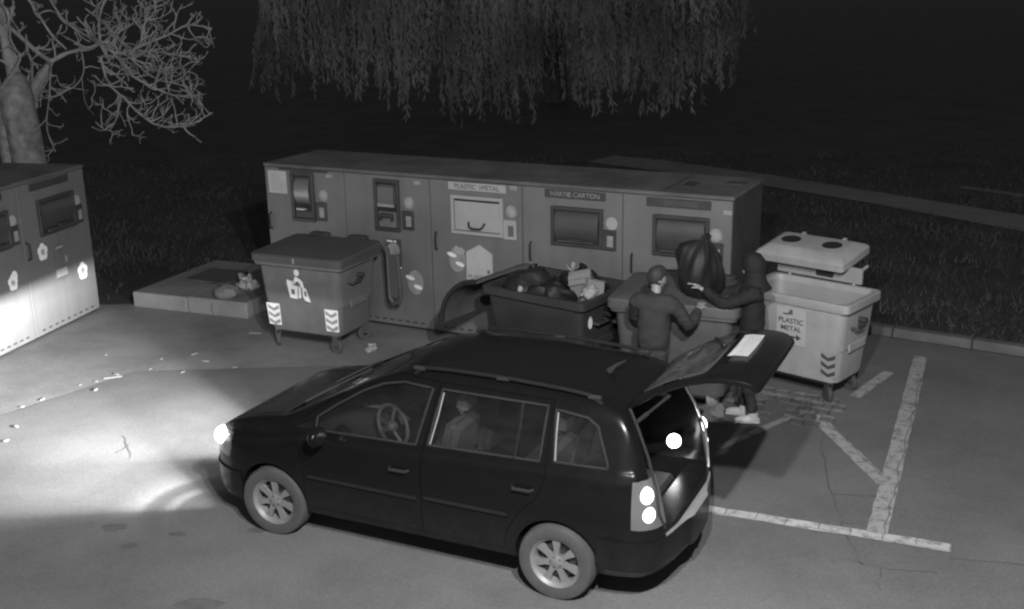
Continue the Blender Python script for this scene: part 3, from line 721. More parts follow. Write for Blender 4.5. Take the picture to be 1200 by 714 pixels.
# dark open bin full of bags
b2, hw, hd, H = wheelie('wheeled_bin', (.545, 12.66, 0), -.66, 'dark open bin heaped with black sacks and cardboard', M['bin_dark'], 1.45, 1.12, 1.22, inner=M['bin_dark'], chev=False)
# its rounded lid swung down at the left end
b = B(); arc = []
for k in range(15):
    t = R(6+84*k/14); arc.append((-hw-.02-.62*math.sin(t)*1.0, 1.24-.58*(1-math.cos(t))))
for (a_, c_) in zip(arc, arc[1:]):
    b.poly([(a_[0], -hd*.95, a_[1]), (c_[0], -hd*.95, c_[1]), (c_[0], hd*.95, c_[1]), (a_[0], hd*.95, a_[1])], (0.02, 0, -.02))
ld = b.build('lid', M['bin_mid'], b2)
b = B(); b.tube([(x, -hd*.95, z) for x, z in arc], .032, 8); b.build('lid_rim', M['black'], ld)
b = B(); disc(b, 0, 0, .04, .07, 0, .004); b.box(-.02, .02, -.004, 0, .05, .13); me = b.mesh(); me.transform(Matrix.Translation((hw*.905, -hd*.55, .93)) @ Matrix.Rotation(R(90), 4, 'Z')); link('tag_sticker', me, M['sticker'], b2)
# rubbish: every sack and box is a thing of its own
rot2 = Matrix.Translation((.545, 12.66, 0)) @ Matrix.Rotation(-.66, 4, 'Z')
def sack(local, rx, ry, rz_, label, knot=True, mm=None, mtx=rot2, name='rubbish_sack', cat='sack', lean=0):
    b = B(); b.ball((0, 0, 0), rx, ry, rz_, seg=28, noise=.35, nscale=1.8)
    from mathutils import noise as N
    off = Vector((random.random()*30, 3, 9))
    for v in b.bm.verts: v.co += v.co.normalized()*(.045*N.noise(v.co*9+off)+.02*N.noise(v.co*22+off))
    if knot: b.tube([(0, 0, rz_*.85), (.02, 0, rz_*1.05), (.05, .01, rz_*1.3)], [.07, .025, .06], 9)
    o = b.build(name, mm or M['bag'], None, 50); o.location = mtx @ Vector(local); o.rotation_euler = (lean, lean*.6, random.random()*6)
    return tag(o, label, cat)
sack((-.28, -.12, 1.16), .33, .36, .20, 'large shiny black sack lying at the left in the dark open bin', lean=.4)
sack((.08, -.25, 1.12), .30, .26, .18, 'black sack at the front middle of the dark open bin', lean=-.5)
sack((.12, .28, 1.15), .34, .24, .19, 'black sack at the back of the dark open bin')
def carton(local, sx, sy, sz, rot, label, mm):
    root = empty('cardboard_box', rot2 @ Vector(local)); root.rotation_euler = rot; tag(root, label, 'box')
    b = B(); b.box(-sx, sx, -sy, sy, -sz, sz, bev=.008); b.build('box_body', mm, root)
    b = B(); b.box(-sx, sx, -sy-.003, -sy+.15, sz+.002, sz+.006, mtx=Matrix.Rotation(R(12), 4, 'X')); b.build('flap', mm, root)
carton((.33, .02, 1.24), .13, .10, .16, (R(25), R(-12), R(-10)), 'upright mid grey carton among the sacks in the dark bin', M['card'])
carton((.52, -.05, 1.22), .11, .07, .13, (R(-20), R(18), R(25)), 'tilted carton at the right rim of the dark bin', M['card'])
sack((.55, -.16, 1.24), .10, .08, .07, 'small white paper bundle at the right corner of the dark bin', False, M['paper'], name='paper_bundle', cat='paper')
def crumple(name, loc, s, mm, label, cat='litter', group=None, flat=.5, rz=None):
    b = B(); b.ball((0, 0, s*flat*.6), s, s*.75, s*flat, seg=12, noise=.9, nscale=2.2); o = b.build(name, mm, None, 30)
    o.location = loc; o.rotation_euler = (0, 0, random.random()*6 if rz is None else rz); return tag(o, label, cat, group)
b = B()
for k in range(5):
    a_ = k*1.25; b.poly([(0, 0, 0), (.07*math.cos(a_), .07*math.sin(a_), .05+.05*(k % 2)), (.1*math.cos(a_+.5), .1*math.sin(a_+.5), .1), (.06*math.cos(a_+1), .06*math.sin(a_+1), .03)], (0, 0, .004))
o = b.build('crumpled_paper', M['paper']); o.location = rot2 @ Vector((-.12, .50, 1.23)); tag(o, 'crumpled white paper perched on the back rim of the dark bin', 'paper')
b = B(); b.ball((0, 0, 0), .03, .02, .04, seg=10, noise=.6); o = b.build('paper_scrap', M['paper']); o.location = rot2 @ Vector((-.18, -hd+.06, 1.24)); tag(o, 'tiny white scrap stuck on the front rim of the dark bin', 'paper')

b3, hw, hd, H = wheelie('wheeled_bin', (1.90, 11.95, 0), -.40, 'mid grey bin with a lid, between the two people', M['bin_mid'], 1.40, 1.04, 1.25, M['bin_mid'], 'closed', chev=False)

#SECTION people
# ------------------------------------------------------------------ people
def skin_mesh(name, pts, edges, rad, m, parent, sub=2, root_i=0):
    me = bpy.data.meshes.new(name); me.from_pydata([Vector(p) for p in pts], edges, []); o = bpy.data.objects.new(name, me); COL.objects.link(o)
    md = o.modifiers.new('s', 'SKIN'); md.use_smooth_shade = True; sub = 3 if name in ('jacket', 'trousers') else sub
    sk = me.skin_vertices[0].data
    for i, r_ in enumerate(rad):
        sk[i].radius = r_ if hasattr(r_, '__len__') else (r_, r_); sk[i].use_root = (i == root_i)
    o.modifiers.new('u', 'SUBSURF').levels = sub; o.modifiers['u'].render_levels = sub
    me2 = evaluated(o)
    if name in ('jacket', 'trousers'):            # folds in the cloth
        from mathutils import noise as N
        for v, n_ in zip(me2.vertices, [v.normal.copy() for v in me2.vertices]):
            c = v.co; v.co = c+n_*(.016*N.noise(Vector((c.x*9, c.y*9, c.z*16)))+.009*N.noise(Vector((c.x*22, c.y*22, c.z*30))))
    return link(name, me2, m, parent, 60)
def chainset(chains):
    """chains: list of [(point, radius)...]; a point given as an int refers to an earlier vertex"""
    P, E, Rd = [], [], []
    for ch in chains:
        prev = None
        for it in ch:
            if isinstance(it, int): prev = it; continue
            P.append(it[0]); Rd.append(it[1]); i = len(P)-1
            if prev is not None: E.append((prev, i))
            prev = i
    return P, E, Rd
def finger_chains(wrist, direction, up, side, scale=1.0, curl=.5):
    """palm and five fingers grown from a wrist"""
    d = Vector(direction).normalized(); s = Vector(side).normalized(); u = Vector(up).normalized(); w = Vector(wrist)
    out = []
    for k, (off, ln) in enumerate(((-.033, .065), (-.011, .078), (.011, .074), (.033, .058))):
        b0 = w+d*.085*scale+s*off*scale; c = curl
        p1 = b0+(d*math.cos(c)-u*math.sin(c))*ln*.45*scale; p2 = p1+(d*math.cos(2*c)-u*math.sin(2*c))*ln*.35*scale; p3 = p2+(d*math.cos(2.8*c)-u*math.sin(2.8*c))*ln*.25*scale
        out.append([(w+d*.03*scale+s*off*.6*scale, .013), (b0, .0105), (p1, .0095), (p2, .0085), (p3, .007)])
    t0 = w+d*.025*scale-s*.03*scale; out.append([(w+d*.01*scale, .014), (t0, .012), (t0+(d*.7-s*.6-u*.3)*.035*scale, .0105), (t0+(d*1.0-s*.5-u*.6)*.06*scale, .009)])
    return out
def head(parent, c, yaw, pitch_, hairm, mode):
    """skull with brow, nose, lips, ears; hair, cap or hood as children"""
    mt_ = Matrix.Translation(c) @ Matrix.Rotation(yaw, 4, 'Z') @ Matrix.Rotation(pitch_, 4, 'X')
    b = B(); b.ball((0, 0, 0), .078, .098, .115, seg=24)
    for v in b.bm.verts:
        if v.co.z < -.02: v.co.x *= 1-.25*(-v.co.z-.02)/.095; v.co.y = v.co.y*.92+.012
    b.ball((0, .099, -.022), .014, .022, .022, seg=10); b.ball((0, .088, -.062), .027, .012, .009, seg=10)
    for s in (-1, 1):
        b.ball((s*.078, -.005, -.012), .009, .022, .032, seg=10); b.ball((s*.031, .086, .006), .014, .011, .009, seg=10)
    me = b.mesh(); me.transform(mt_)
    bb = B(); 
    if mode == 'hair':
        bb.ball((0, -.012, .022), .088, .104, .112, seg=24, noise=.08)
        for v in list(bb.bm.verts):
            if v.co.y > .03 and v.co.z < .05: v.co.y = .03+(v.co.y-.03)*.1; v.co.z = max(v.co.z, .045)
    else:
        bb.ball((0, -.02, .012), .118, .128, .142, seg=24, noise=.06)
        for v in list(bb.bm.verts):
            if v.co.y > .085: v.co.y = .085+(v.co.y-.085)*.25
    hm = bb.mesh(); hm.transform(mt_)
    cb_ = B(); cb_.tube([(0, -.02, -.01), (0, -.03, -.10), (0, -.035, -.17), (0, -.04, -.24)] if mode != 'hair' else [(0, -.02, -.125), (0, -.03, -.19)], [.105, .115, .135, .17] if mode != 'hair' else [.075, .11], 16)
    cm_ = cb_.mesh(); cm_.transform(Matrix.Translation(c) @ Matrix.Rotation(yaw, 4, 'Z')); hm = join([hm, cm_])
    from mathutils import noise as N
    for v in hm.vertices: v.co += Vector((N.noise(v.co*14), N.noise(v.co*14+Vector((7, 0, 0))), N.noise(v.co*14+Vector((0, 7, 0)))))*.012
    return me, hm, mt_
def join(meshes):
    bm = bmesh.new()
    for me in meshes: bm.from_mesh(me)
    me = bpy.data.meshes.new('j'); bm.to_mesh(me); bm.free(); return me
def person(loc, yaw, label, lean, hands, feet, jm, tm, sm, hd_yaw, hd_pitch, mode, height=1.76, hairm=None, hand_u=None):
    root = empty('person', loc, yaw); tag(root, label, 'person')
    k = height/1.76
    hip = Vector((0, 0, .93*k)); ch = hip+Vector((0, math.sin(lean)*.42*k, math.cos(lean)*.42*k)); nk = hip+Vector((0, math.sin(lean*1.15)*.56*k, math.cos(lean*1.15)*.56*k))
    hc = nk+Vector((0, math.sin(lean*1.3)*.17+.02, math.cos(lean*1.3)*.17))
    sh = [ch+Vector((s*.185*k, 0, .06)) for s in (-1, 1)]
    # trousers
    ch_ = [[(hip, (.15, .12)), ]]; P = [(hip, (.15, .115))]
    chains = [[(hip+Vector((0, 0, .04)), (.155, .12)), (hip-Vector((0, 0, .06)), (.15, .12))]]
    ank = []
    for i, s in enumerate((-1, 1)):
        f = Vector(feet[i]); kn_ = hip.lerp(f, .48)+Vector((s*.02, .05, 0)); an = f+Vector((0, -.02, .1)); ank.append(an)
        chains.append([1, (hip+Vector((s*.095, 0, -.1)), .095), (kn_, .072), (an+Vector((0, 0, .06)), .058), (an, .06)])
    skin_mesh('trousers', *chainset(chains), tm, root)
    # jacket with sleeves, one surface
    mid = hip.lerp(ch, .5)
    chains = [[(hip-Vector((0, 0, .06)), (.195, .15)), (mid, (.19, .15)), (ch, (.20, .15)), (ch+Vector((0, .01, .1)), (.14, .12)), (nk, (.08, .08))]]
    wr = []
    for i, s in enumerate((-1, 1)):
        h = Vector(hands[i]); S = sh[i]; d = h-S; L_ = d.length; U = .30*k; F = .29*k
        if L_ > (U+F)*.985: h = S+d.normalized()*(U+F)*.985; d = h-S; L_ = d.length
        a_ = (U*U-F*F+L_*L_)/(2*L_); hh_ = math.sqrt(max(0, U*U-a_*a_)); pole = Vector((s*.5, -.2, -1)); pole = (pole-d.normalized()*pole.dot(d.normalized())).normalized()
        el = S+d.normalized()*a_+pole*hh_; wr.append((el, h))
        chains.append([3, (S, .095), (S.lerp(el, .5), .08), (el, .068), (el.lerp(h, .55), .06), (h-(h-el).normalized()*.02, .048)])
    # jackets hang from vertex 3 (upper chest)
    skin_mesh('jacket', *chainset(chains), jm, root)
    # body: neck, hands as one continuous skin with the head joined on
    meshes = []
    fwd = Vector((0, 1, 0))
    bch = [[(mid, .1), (ch, .11), (nk-Vector((0, 0, .02)), .058), (nk.lerp(hc, .45), .054), (hc-Vector((0, 0, .03)), .06)]]
    for i, s in enumerate((-1, 1)):
        el, h = wr[i]; base = len([1 for c in bch for it in c if not isinstance(it, int)])
        d = (h-el).normalized(); up = Vector((0, 0, 1)); sd = d.cross(up).normalized() if abs(d.z) < .95 else Vector((1, 0, 0)); up = sd.cross(d)
        bch.append([1, (sh[i]*.9+ch*.1, .06), (el, .042), (h, (.03, .022)), (h+d*.045, (.036, .016))])
        hi = base+2
        for fc in finger_chains(h, d, up, -sd*s if s > 0 else sd*-s, 1, .35): bch.append([hi]+fc)
    P, E, Rd = chainset(bch)
    me_h, hm, mt_ = head(root, hc, hd_yaw, hd_pitch, None, mode)
    o = skin_mesh('body', P, E, Rd, None, root, 2)
    me = join([o.data, me_h]); nm = o.data; bpy.data.objects.remove(o, do_unlink=True)
    link('body', me, M['skin'], root, 60)
    link('hair' if mode == 'hair' else 'hood', hm, hairm or M['hair'], root, 60)
    for i, s in enumerate((-1, 1)):
        f = Vector(feet[i])
        b = B(); b.ball((0, 0, 0), .048, .14, .05, seg=20)
        for v in b.bm.verts:
            v.co.z = max(v.co.z, -.028)
            if v.co.y < -.02: v.co.z *= 1.35 if v.co.z > 0 else 1
        b.tube([(0, -.06, .0), (0, -.065, .09)], [.055, .05], 12)
        sh_o = b.build('shoe', sm, root, 50); sh_o.location = (f.x, f.y+.03, f.z+.03); sh_o.rotation_euler = (0, 0, -s*.15)
        b = B(); b.box(-.045, .045, -.135, .135, -.03, -.012, bev=.008); so = b.build('sole', M['shoe'] if sm is M['shoe'] else M['black'], sh_o)
    return root
#PEOPLE
person((1.46, 11.06, 0), R(-20), 'person in a grey jacket seen from behind, bending over the lidded bin', .13, [(-.14, .48, 1.25), (.40, .38, 1.30)], [(-.13, -.02, 0), (.13, .0, 0)],
       M['jacket'], M['trousers'], M['black'], R(-50), R(-22), 'hair', 1.78)
person((2.56, 11.40, 0), R(78), 'person in dark hooded clothes and white shoes facing left beside the pale bin', .0, [(-.16, .54, 1.50), (.12, .58, 1.42)], [(-.12, -.02, 0), (.10, .08, 0)],
       M['jacket2'], M['trousers'], M['shoe'], R(-10), R(-24), 'hood', 1.82, M['jacket2'])
# the sack they hold over the bin
def pleated_sack(prof, n=72, pleat=.045, seed=3.0):
    """a full sack: lathe profile whose folds gather towards its tied neck"""
    from mathutils import noise as N
    b = B(); rings = []
    for k, (r_, z, f) in enumerate(prof):
        ring = []
        for q_ in range(n):
            a_ = 2*math.pi*q_/n; c = Vector((math.cos(a_), math.sin(a_), z*2.5))
            rr_ = r_*(1+.34*N.noise(c*1.3+Vector((seed, 0, 0)))+pleat*f*(N.noise(Vector((c.x*3.2, c.y*3.2, z*1.5+seed)))*2+.35*math.sin(13*a_+3*N.noise(c*2)))+.10*N.noise(c*3.5+Vector((0, seed, 0)))+.09*N.noise(c*6))
            ring.append(b.bm.verts.new((rr_*c.x+.05*math.sin(z*5+seed), rr_*c.y*.85, z+.02*N.noise(c*4))))
        rings.append(ring)
    for A_, C_ in zip(rings, rings[1:]):
        for q_ in range(n): b.bm.faces.new((A_[q_], A_[(q_+1) % n], C_[(q_+1) % n], C_[q_]))
    b.bm.faces.new(rings[0][::-1]); b.bm.faces.new(rings[-1]); return b
b = pleated_sack([(.05, -.34, .1), (.16, -.31, .2), (.23, -.23, .25), (.265, -.12, .3), (.27, 0, .35), (.255, .1, .5), (.22, .18, .8), (.15, .25, 1), (.08, .29, 1.2), (.05, .32, 1.2), (.06, .35, 1.3), (.03, .37, 1.2)])
o = b.build('rubbish_sack', M['bag'], None, 50); o.location = (2.02, 11.62, 1.66); o.rotation_euler = (.15, .25, .4); tag(o, 'big full black sack held up over the bin by the two people', 'sack')

#SECTION car
# ------------------------------------------------------------------ car  (x forward from the rear axle, y left, z up)
car = empty('parked_car', (.666, 8.546, 0), 2.696); tag(car, 'dark people carrier with its tailgate raised and headlights on', 'car')
def ip(x, tab): return float(np.interp(x, [t[0] for t in tab], [t[1] for t in tab]))
TOP = [(-.88, .57), (-.82, .625), (-.79, .78), (-.74, 1.0), (-.66, 1.22), (-.56, 1.42), (-.46, 1.56), (-.3, 1.605), (0, 1.635), (.5, 1.655), (1.0, 1.655), (1.3, 1.64), (1.5, 1.605), (1.7, 1.53), (2.0, 1.385), (2.3, 1.235), (2.5, 1.135), (2.62, 1.085), (2.8, 1.055), (3.0, 1.015), (3.15, .965), (3.28, .90), (3.38, .82), (3.46, .72), (3.52, .60), (3.56, .48)]
BOT = [(-.88, .38), (-.82, .345), (-.7, .30), (-.4, .27), (0, .24), (2.9, .22), (3.3, .22), (3.5, .27), (3.56, .33)]
WID = [(-.88, .22), (-.87, .36), (-.845, .52), (-.81, .63), (-.76, .715), (-.68, .785), (-.5, .832), (-.2, .852), (.3, .858), (2.4, .858), (2.8, .852), (3.0, .838), (3.15, .808), (3.28, .755), (3.38, .685), (3.46, .59), (3.52, .47), (3.56, .34)]
BELT = [(-.9, 1.13), (-.4, 1.125), (0, 1.115), (1.2, 1.05), (2.3, 1.0), (2.6, .985), (3.0, .93), (3.2, .87), (3.4, .75), (3.6, .5)]
def sm(f, x, h=.05): return sum(f(x+d)*w for d, w in ((-h, .25), (0, .5), (h, .25)))
def section(x, ins=0.0):
    xs = x
    top = sm(lambda q_: ip(q_, TOP), xs, .04)-ins; bot = ip(xs, BOT)+ins; w = sm(lambda q_: ip(q_, WID), xs, .03)-ins
    belt = min(ip(xs, BELT), bot+(top-bot)*.82)
    g = top-belt; full = min(1, max(0, (g-.12)/.42)); wr_ = (w*.86)*(1-full)+(.60-ins)*full
    if xs < -.3: wr_ = min(wr_, w*.80)
    lo = belt-bot
    pts = [(0, bot), (w*.6, bot), (w*.9, bot+.025), (w*.965, bot+.08), (w*.985, bot+lo*.28), (w*.998, bot+lo*.48), (w*1.0, bot+lo*.62), (w*.992, bot+lo*.78), (w*.972, bot+lo*.92), (w*.945, belt)]
    yb = w*.93
    for t in (.06, .3, .55, .78): pts.append((yb+(wr_-yb)*t+.012*math.sin(math.pi*t), belt+g*t))
    pts += [(wr_+.004, belt+g*.90), (wr_*.93, belt+g*.965), (wr_*.75, belt+g*.988), (wr_*.4, belt+g*.998), (0, top)]
    # resample with a smooth curve
    P = np.array(pts); out = []
    for i in range(len(P)-1):
        p0, p1, p2, p3 = P[max(i-1, 0)], P[i], P[i+1], P[min(i+2, len(P)-1)]
        if i == 0: p0 = P[1]*[-1, 1]
        if i == len(P)-2: p3 = P[-2]*[-1, 1]
        for t in (0, .5): out.append(.5*(2*p1+(p2-p0)*t+(2*p0-5*p1+4*p2-p3)*t*t+(3*p1-p0-3*p2+p3)*t**3))
    out.append(P[-1])
    return out
def car_loft(ins=0.0, x0=-.88, x1=3.56):
    xs = np.concatenate([x0+ins+(-.3-x0-ins)*np.linspace(0, 1, 26)**1.5, np.linspace(-.3, 2.6, 48)[1:], np.linspace(2.6, x1-ins, 34)[1:]])
    b = B(); loops = []
    for x in xs:
        s_ = section(x, ins); loops.append([(x, y, z) for y, z in s_]+[(x, -y, z) for y, z in s_[-2:0:-1]])
    loft(b, loops); return b.mesh()
def inner_loft(ins=.05):
    xs = np.linspace(-1.0, 2.42, 46); b = B(); loops = []
    for x in xs:
        xx = max(x, -.40); top = min(ip(xx, TOP), 1.66)-ins*(1 if x > -.3 else .9)
        if x < -.40: top = 1.545
        if x < -.5: top = 1.545-.0*(x)
        bot = .34 if x > -.55 else .66
        belt = ip(xx, BELT)
        w = .80 if x > -.45 else .80-.12*min(1, (-.45-x)/.25)
        wl_ = .60 if x > -.5 else .62
        g = top-belt; full = min(1, max(0, (g-.12)/.42)); wr_ = (w*.86)*(1-full)+(.555)*full
        if x < -.4: wr_ = .53
        top = max(top, bot+.3); belt = min(belt, top-.03)
        s_ = [(0, bot), (wl_, bot), (wl_, .70), (w-.02, .76), (w, .9), (w-.02, belt), (wr_+(w-wr_)*.5, belt+g*.45), (wr_, belt+g*.88), (wr_*.9, top-.012), (wr_*.5, top), (0, top)]
        loops.append([(x, y, z) for y, z in s_]+[(x, -y, z) for y, z in s_[-2:0:-1]])
    loft(b, loops); return b.mesh()
def prism_y(poly, y0, y1, both=True):
    b = B(); 
    b.poly([(x, y0, z) for x, z in poly], (0, y1-y0, 0))
    if both: b.poly([(x, -y0, z) for x, z in poly], (0, -(y1-y0), 0))
    return b.mesh()
def grow(poly, d):
    c = Vector((sum(p[0] for p in poly)/len(poly), sum(p[1] for p in poly)/len(poly))); n = len(poly); out = []
    area = sum(poly[i][0]*poly[(i+1) % n][1]-poly[(i+1) % n][0]*poly[i][1] for i in range(n)); sg = 1 if area > 0 else -1
    for i in range(n):
        a_, p, c_ = Vector(poly[i-1]), Vector(poly[i]), Vector(poly[(i+1) % n]); e1 = (p-a_).normalized(); e2 = (c_-p).normalized()
        n1 = Vector((e1.y, -e1.x))*sg; n2 = Vector((e2.y, -e2.x))*sg; nn = (n1+n2); nn = nn/max(.4, nn.dot(n1))
        q_ = p+nn*d; out.append((q_.x, q_.y))
    return out
OUT = car_loft(0.0); INN = inner_loft()
arches = B()
for x in (0, 2.678):
    for s in (-1, 1):
        arches.lathe([(0, 0), (.352, 0), (.352, .5), (0, .5)], 40, Matrix.Translation((x, s*.585, .325)) @ Matrix.Rotation(R(-90*s), 4, 'X'))
ARCH = arches.mesh()
WF = [(1.245, 1.075), (1.14, 1.525), (1.42, 1.535), (1.62, 1.49), (1.80, 1.415), (2.05, 1.265), (2.215, 1.15), (2.22, 1.045)]
WT = [(2.27, 1.05), (2.27, 1.125), (2.31, 1.11), (2.45, 1.03)]
WR = [(1.135, 1.09), (1.05, 1.53), (.13, 1.53), (.15, 1.125)]
WQ = [(.03, 1.14), (.06, 1.515), (-.20, 1.49), (-.29, 1.44), (-.39, 1.20), (-.40, 1.15)]
DF = [(1.19, .34), (1.185, 1.05), (1.085, 1.575), (1.42, 1.585), (1.66, 1.535), (1.85, 1.45), (2.10, 1.30), (2.36, 1.12), (2.40, .95), (2.335, .75), (2.33, .34)]
DR = [(1.175, .34), (1.165, 1.05), (1.068, 1.575), (.095, 1.57), (.095, 1.0), (.16, .84), (.32, .68), (.42, .5), (.45, .34)]
wins = [prism_y(w_, .45, 1.1) for w_ in (WF, WT, WR, WQ)]
ws = B(); ws.poly([(1.60, -.50, 1.0), (1.60, .50, 1.0), (2.0, .60, 1.0), (2.60, .66, 1.0), (2.60, -.66, 1.0), (2.0, -.60, 1.0)], (0, 0, 1)); WS = ws.mesh()
SHELL = boolean(OUT, (INN, 'DIFFERENCE'), (ARCH, 'DIFFERENCE'), (WS.copy(), 'DIFFERENCE'), *[(w_.copy(), 'DIFFERENCE') for w_ in wins])
BODY = boolean(SHELL, (prism_y(grow(DF, .004), .40, 1.1), 'DIFFERENCE'), (prism_y(grow(DR, .004), .40, 1.1), 'DIFFERENCE'))
link('body', BODY, M['car'], car, 32)
def side_prism(poly, s): 
    b = B(); b.poly([(x, s*.46, z) for x, z in poly], (0, s*.6, 0)); return b.mesh()
G0 = car_loft(.010); G1 = car_loft(.016)
def pane(name, poly, s, parent):
    me = boolean(G0, (G1.copy(), 'DIFFERENCE'), (side_prism(grow(poly, .01), s), 'INTERSECT')); return link(name, me, M['glass'], parent, 40)
def strip_on(y_s, x0, x1, z, r_, name, m, parent):
    b = B(); pts = []
    for x in np.linspace(x0, x1, 14):
        s_ = section(x); w = max(y for y, zz in s_ if abs(zz-z) < .12); pts.append((x, y_s*(w+.004), z))
    b.tube(pts, r_, 6); return b.build(name, m, parent)
for s in (1, -1):
    df = link('front_door', boolean(SHELL, (side_prism(DF, s), 'INTERSECT')), M['car'], car, 32)
    dr = link('rear_door', boolean(SHELL, (side_prism(DR, s), 'INTERSECT')), M['car'], car, 32)
    pane('window', WF, s, df); pane('window', WR, s, dr); pane('quarter_window', WQ, s, car); pane('quarter_window', WT, s, car)
    for x, z, p in ((1.38, .86, df), (.27, .90, dr)):
        b = B(); b.tube([(x+.09, s*.845, z), (x+.07, s*.885, z), (x-.07, s*.885, z), (x-.09, s*.845, z)], [.012, .015, .015, .012], 8); b.build('door_handle', M['car_trim2'], p)
    strip_on(s, 2.28, 1.22, .63, .017, 'rubbing_strip', M['car_trim'], df); strip_on(s, 1.15, .40, .65, .017, 'rubbing_strip', M['car_trim'], dr)
    for poly, p, nm in ((WF, df, 'window_frame'), (WR, dr, 'window_frame'), (WQ, car, 'quarter_frame')):
        b = B(); pts = []
        for (xa, za), (xb, zb_) in zip(poly, poly[1:]+poly[:1]):
            for t in np.linspace(0, 1, 7)[:-1]:
                x, z = xa+(xb-xa)*t, za+(zb_-za)*t; s_ = section(x)
                zs = [q_[1] for q_ in s_]; k = min(range(6, len(s_)-4), key=lambda i: abs(zs[i]-z))
                if zs[k] > z: k -= 1
                f = (z-zs[k])/max(1e-6, zs[k+1]-zs[k]); y = s_[k][0]+(s_[k+1][0]-s_[k][0])*f
                pts.append((x, s*(y+.002), z))
        pts.append(pts[0]); b.tube(pts, .011, 6); b.build(nm, M['car_trim2'], p)
    # divider bar in the rear door glass
    b = B(); b.tube([(.36, s*.80, 1.11), (.35, s*.71, 1.34), (.345, s*.645, 1.53)], .014, 6); b.build('window_divider', M['car_trim'], dr)
    # pale weather strips on the pillars
    b = B(); b.tube([(1.10, s*.812, 1.11), (1.06, s*.73, 1.33), (1.035, s*.665, 1.51)], .006, 6); b.build('weather_strip', M['chrome'], dr)
    b = B(); b.tube([(.012, s*.812, 1.16), (.03, s*.74, 1.34), (.04, s*.672, 1.50)], .006, 6); b.build('weather_strip', M['chrome'], car)
    # wing mirror
    b = B(); b.ball((2.08, s*.97, 1.07), .07, .11, .085, seg=16)
    for v in b.bm.verts: v.co.x = max(v.co.x, 2.045)
    mo = b.build('wing_mirror', M['car'], car); b = B(); b.tube([(2.13, s*.84, 1.03), (2.1, s*.9, 1.035)], [.04, .03], 8); b.build('mirror_arm', M['car_trim'], mo)
    b = B(); b.ball((2.041, s*.97, 1.07), .004, .09, .068, seg=14); b.build('mirror_glass', M['mirror'], mo)
    # roof rail
    b = B(); xs_ = np.linspace(-.28, 1.35, 16); b.tube([(x, s*.575, ip(x, TOP)+(.02 if 0 < i < 15 else -.03)) for i, x in enumerate(xs_)], .016, 8); rl = b.build('roof_rail', M['car_trim'], car)
    for x in (-.22, .55, 1.3):
        b = B(); b.tube([(x+.05, s*.575, ip(x, TOP)+.01), (x-.05, s*.575, ip(x, TOP)+.012)], .020, 8); b.build('rail_foot', M['car_trim2'], rl)
def band(ins_o, ins_i, x0, x1, y0, y1, z0, z1, name, m, parent=car):
    b = B(); b.box(x0, x1, y0, y1, z0, z1); me = boolean(car_loft(ins_o), (car_loft(ins_i), 'DIFFERENCE'), (b.mesh(), 'INTERSECT')); return link(name, me, m, parent, 32)
def band2(ins_o, ins_i, x0, x1, z0, z1, name, m):
    b = B(); b.box(x0, x1, -1.2, 1.2, z0, z1); return link(name, boolean(car_loft(ins_o), (car_loft(ins_i), 'DIFFERENCE'), (b.mesh(), 'INTERSECT'), (ARCH.copy(), 'DIFFERENCE')), m, car, 32)
rbp = band2(-.03, .02, -1.2, -.34, .30, .60, 'rear_bumper', M['car'])
link('bumper_sill', boolean(car_loft(-.032), (car_loft(.05), 'DIFFERENCE'), ((lambda b: (b.box(-1.2, -.60, -.60, .60, .602, .622), b.mesh())[1])(B()), 'INTERSECT')), M['chrome'], rbp, 32)
link('bumper_valance', boolean(car_loft(-.034), (car_loft(.02), 'DIFFERENCE'), ((lambda b: (b.box(-1.2, -.40, -1, 1, .302, .345), b.mesh())[1])(B()), 'INTERSECT')), M['car_trim2'], rbp, 32)
fbp = band2(-.02, .02, 3.03, 3.9, .22, .52, 'front_bumper', M['car'])
band(-.024, .0, 3.2, 3.9, -.42, .42, .30, .42, 'grille', M['black'], fbp)
band(-.006, .02, 3.3, 3.9, -.36, .36, .62, .76, 'grille', M['black'])
for s in (1, -1):
    a_, c_ = sorted((s*.47, s*.80)); hl = band(-.006, .02, 3.14, 3.9, a_, c_, .64, .86, 'headlight', M['tail_house'])
    b = B(); b.ball((3.335, s*.655, .765), .075, .085, .085, seg=18); b.build('headlight_lens', M['head'], hl)
    a_, c_ = sorted((s*.58, s*.95)); tl = band(-.006, .02, -1, -.60, a_, c_, .70, 1.08, 'tail_light', M['tail_house'])
    for z, x in ((.965, -.70), (.815, -.715)):
        b = B()
        if s > 0: b.ball((x+.012, .725, z), .055, .06, .066, seg=18)
        else: b.ball((x+.02, -.768, z), .05, .022, .072, seg=18)
        b.build('lamp', M['tail'], tl)
    # weather seal round the tailgate opening, the right one's pale colour stands for lamplight on it
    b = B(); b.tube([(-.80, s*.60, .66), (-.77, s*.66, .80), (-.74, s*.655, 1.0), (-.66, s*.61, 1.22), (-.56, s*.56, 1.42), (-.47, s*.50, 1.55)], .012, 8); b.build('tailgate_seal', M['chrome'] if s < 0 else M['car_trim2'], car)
# glass of the windscreen
wsb = B(); wsb.poly([(1.585, -.52, 1.0), (1.585, .52, 1.0), (2.0, .62, 1.0), (2.62, .68, 1.0), (2.62, -.68, 1.0), (2.0, -.62, 1.0)], (0, 0, 1))
link('windscreen', boolean(G0, (G1.copy(), 'DIFFERENCE'), (wsb.mesh(), 'INTERSECT')), M['glass'], car, 40)
b = B(); b.tube([(2.56, .45, 1.12), (2.3, .1, 1.26), (2.22, -.12, 1.285)], .01, 6); b.tube([(2.60, -.1, 1.11), (2.42, -.35, 1.20), (2.36, -.5, 1.22)], .01, 6); b.build('windscreen_wiper', M['black'], car)
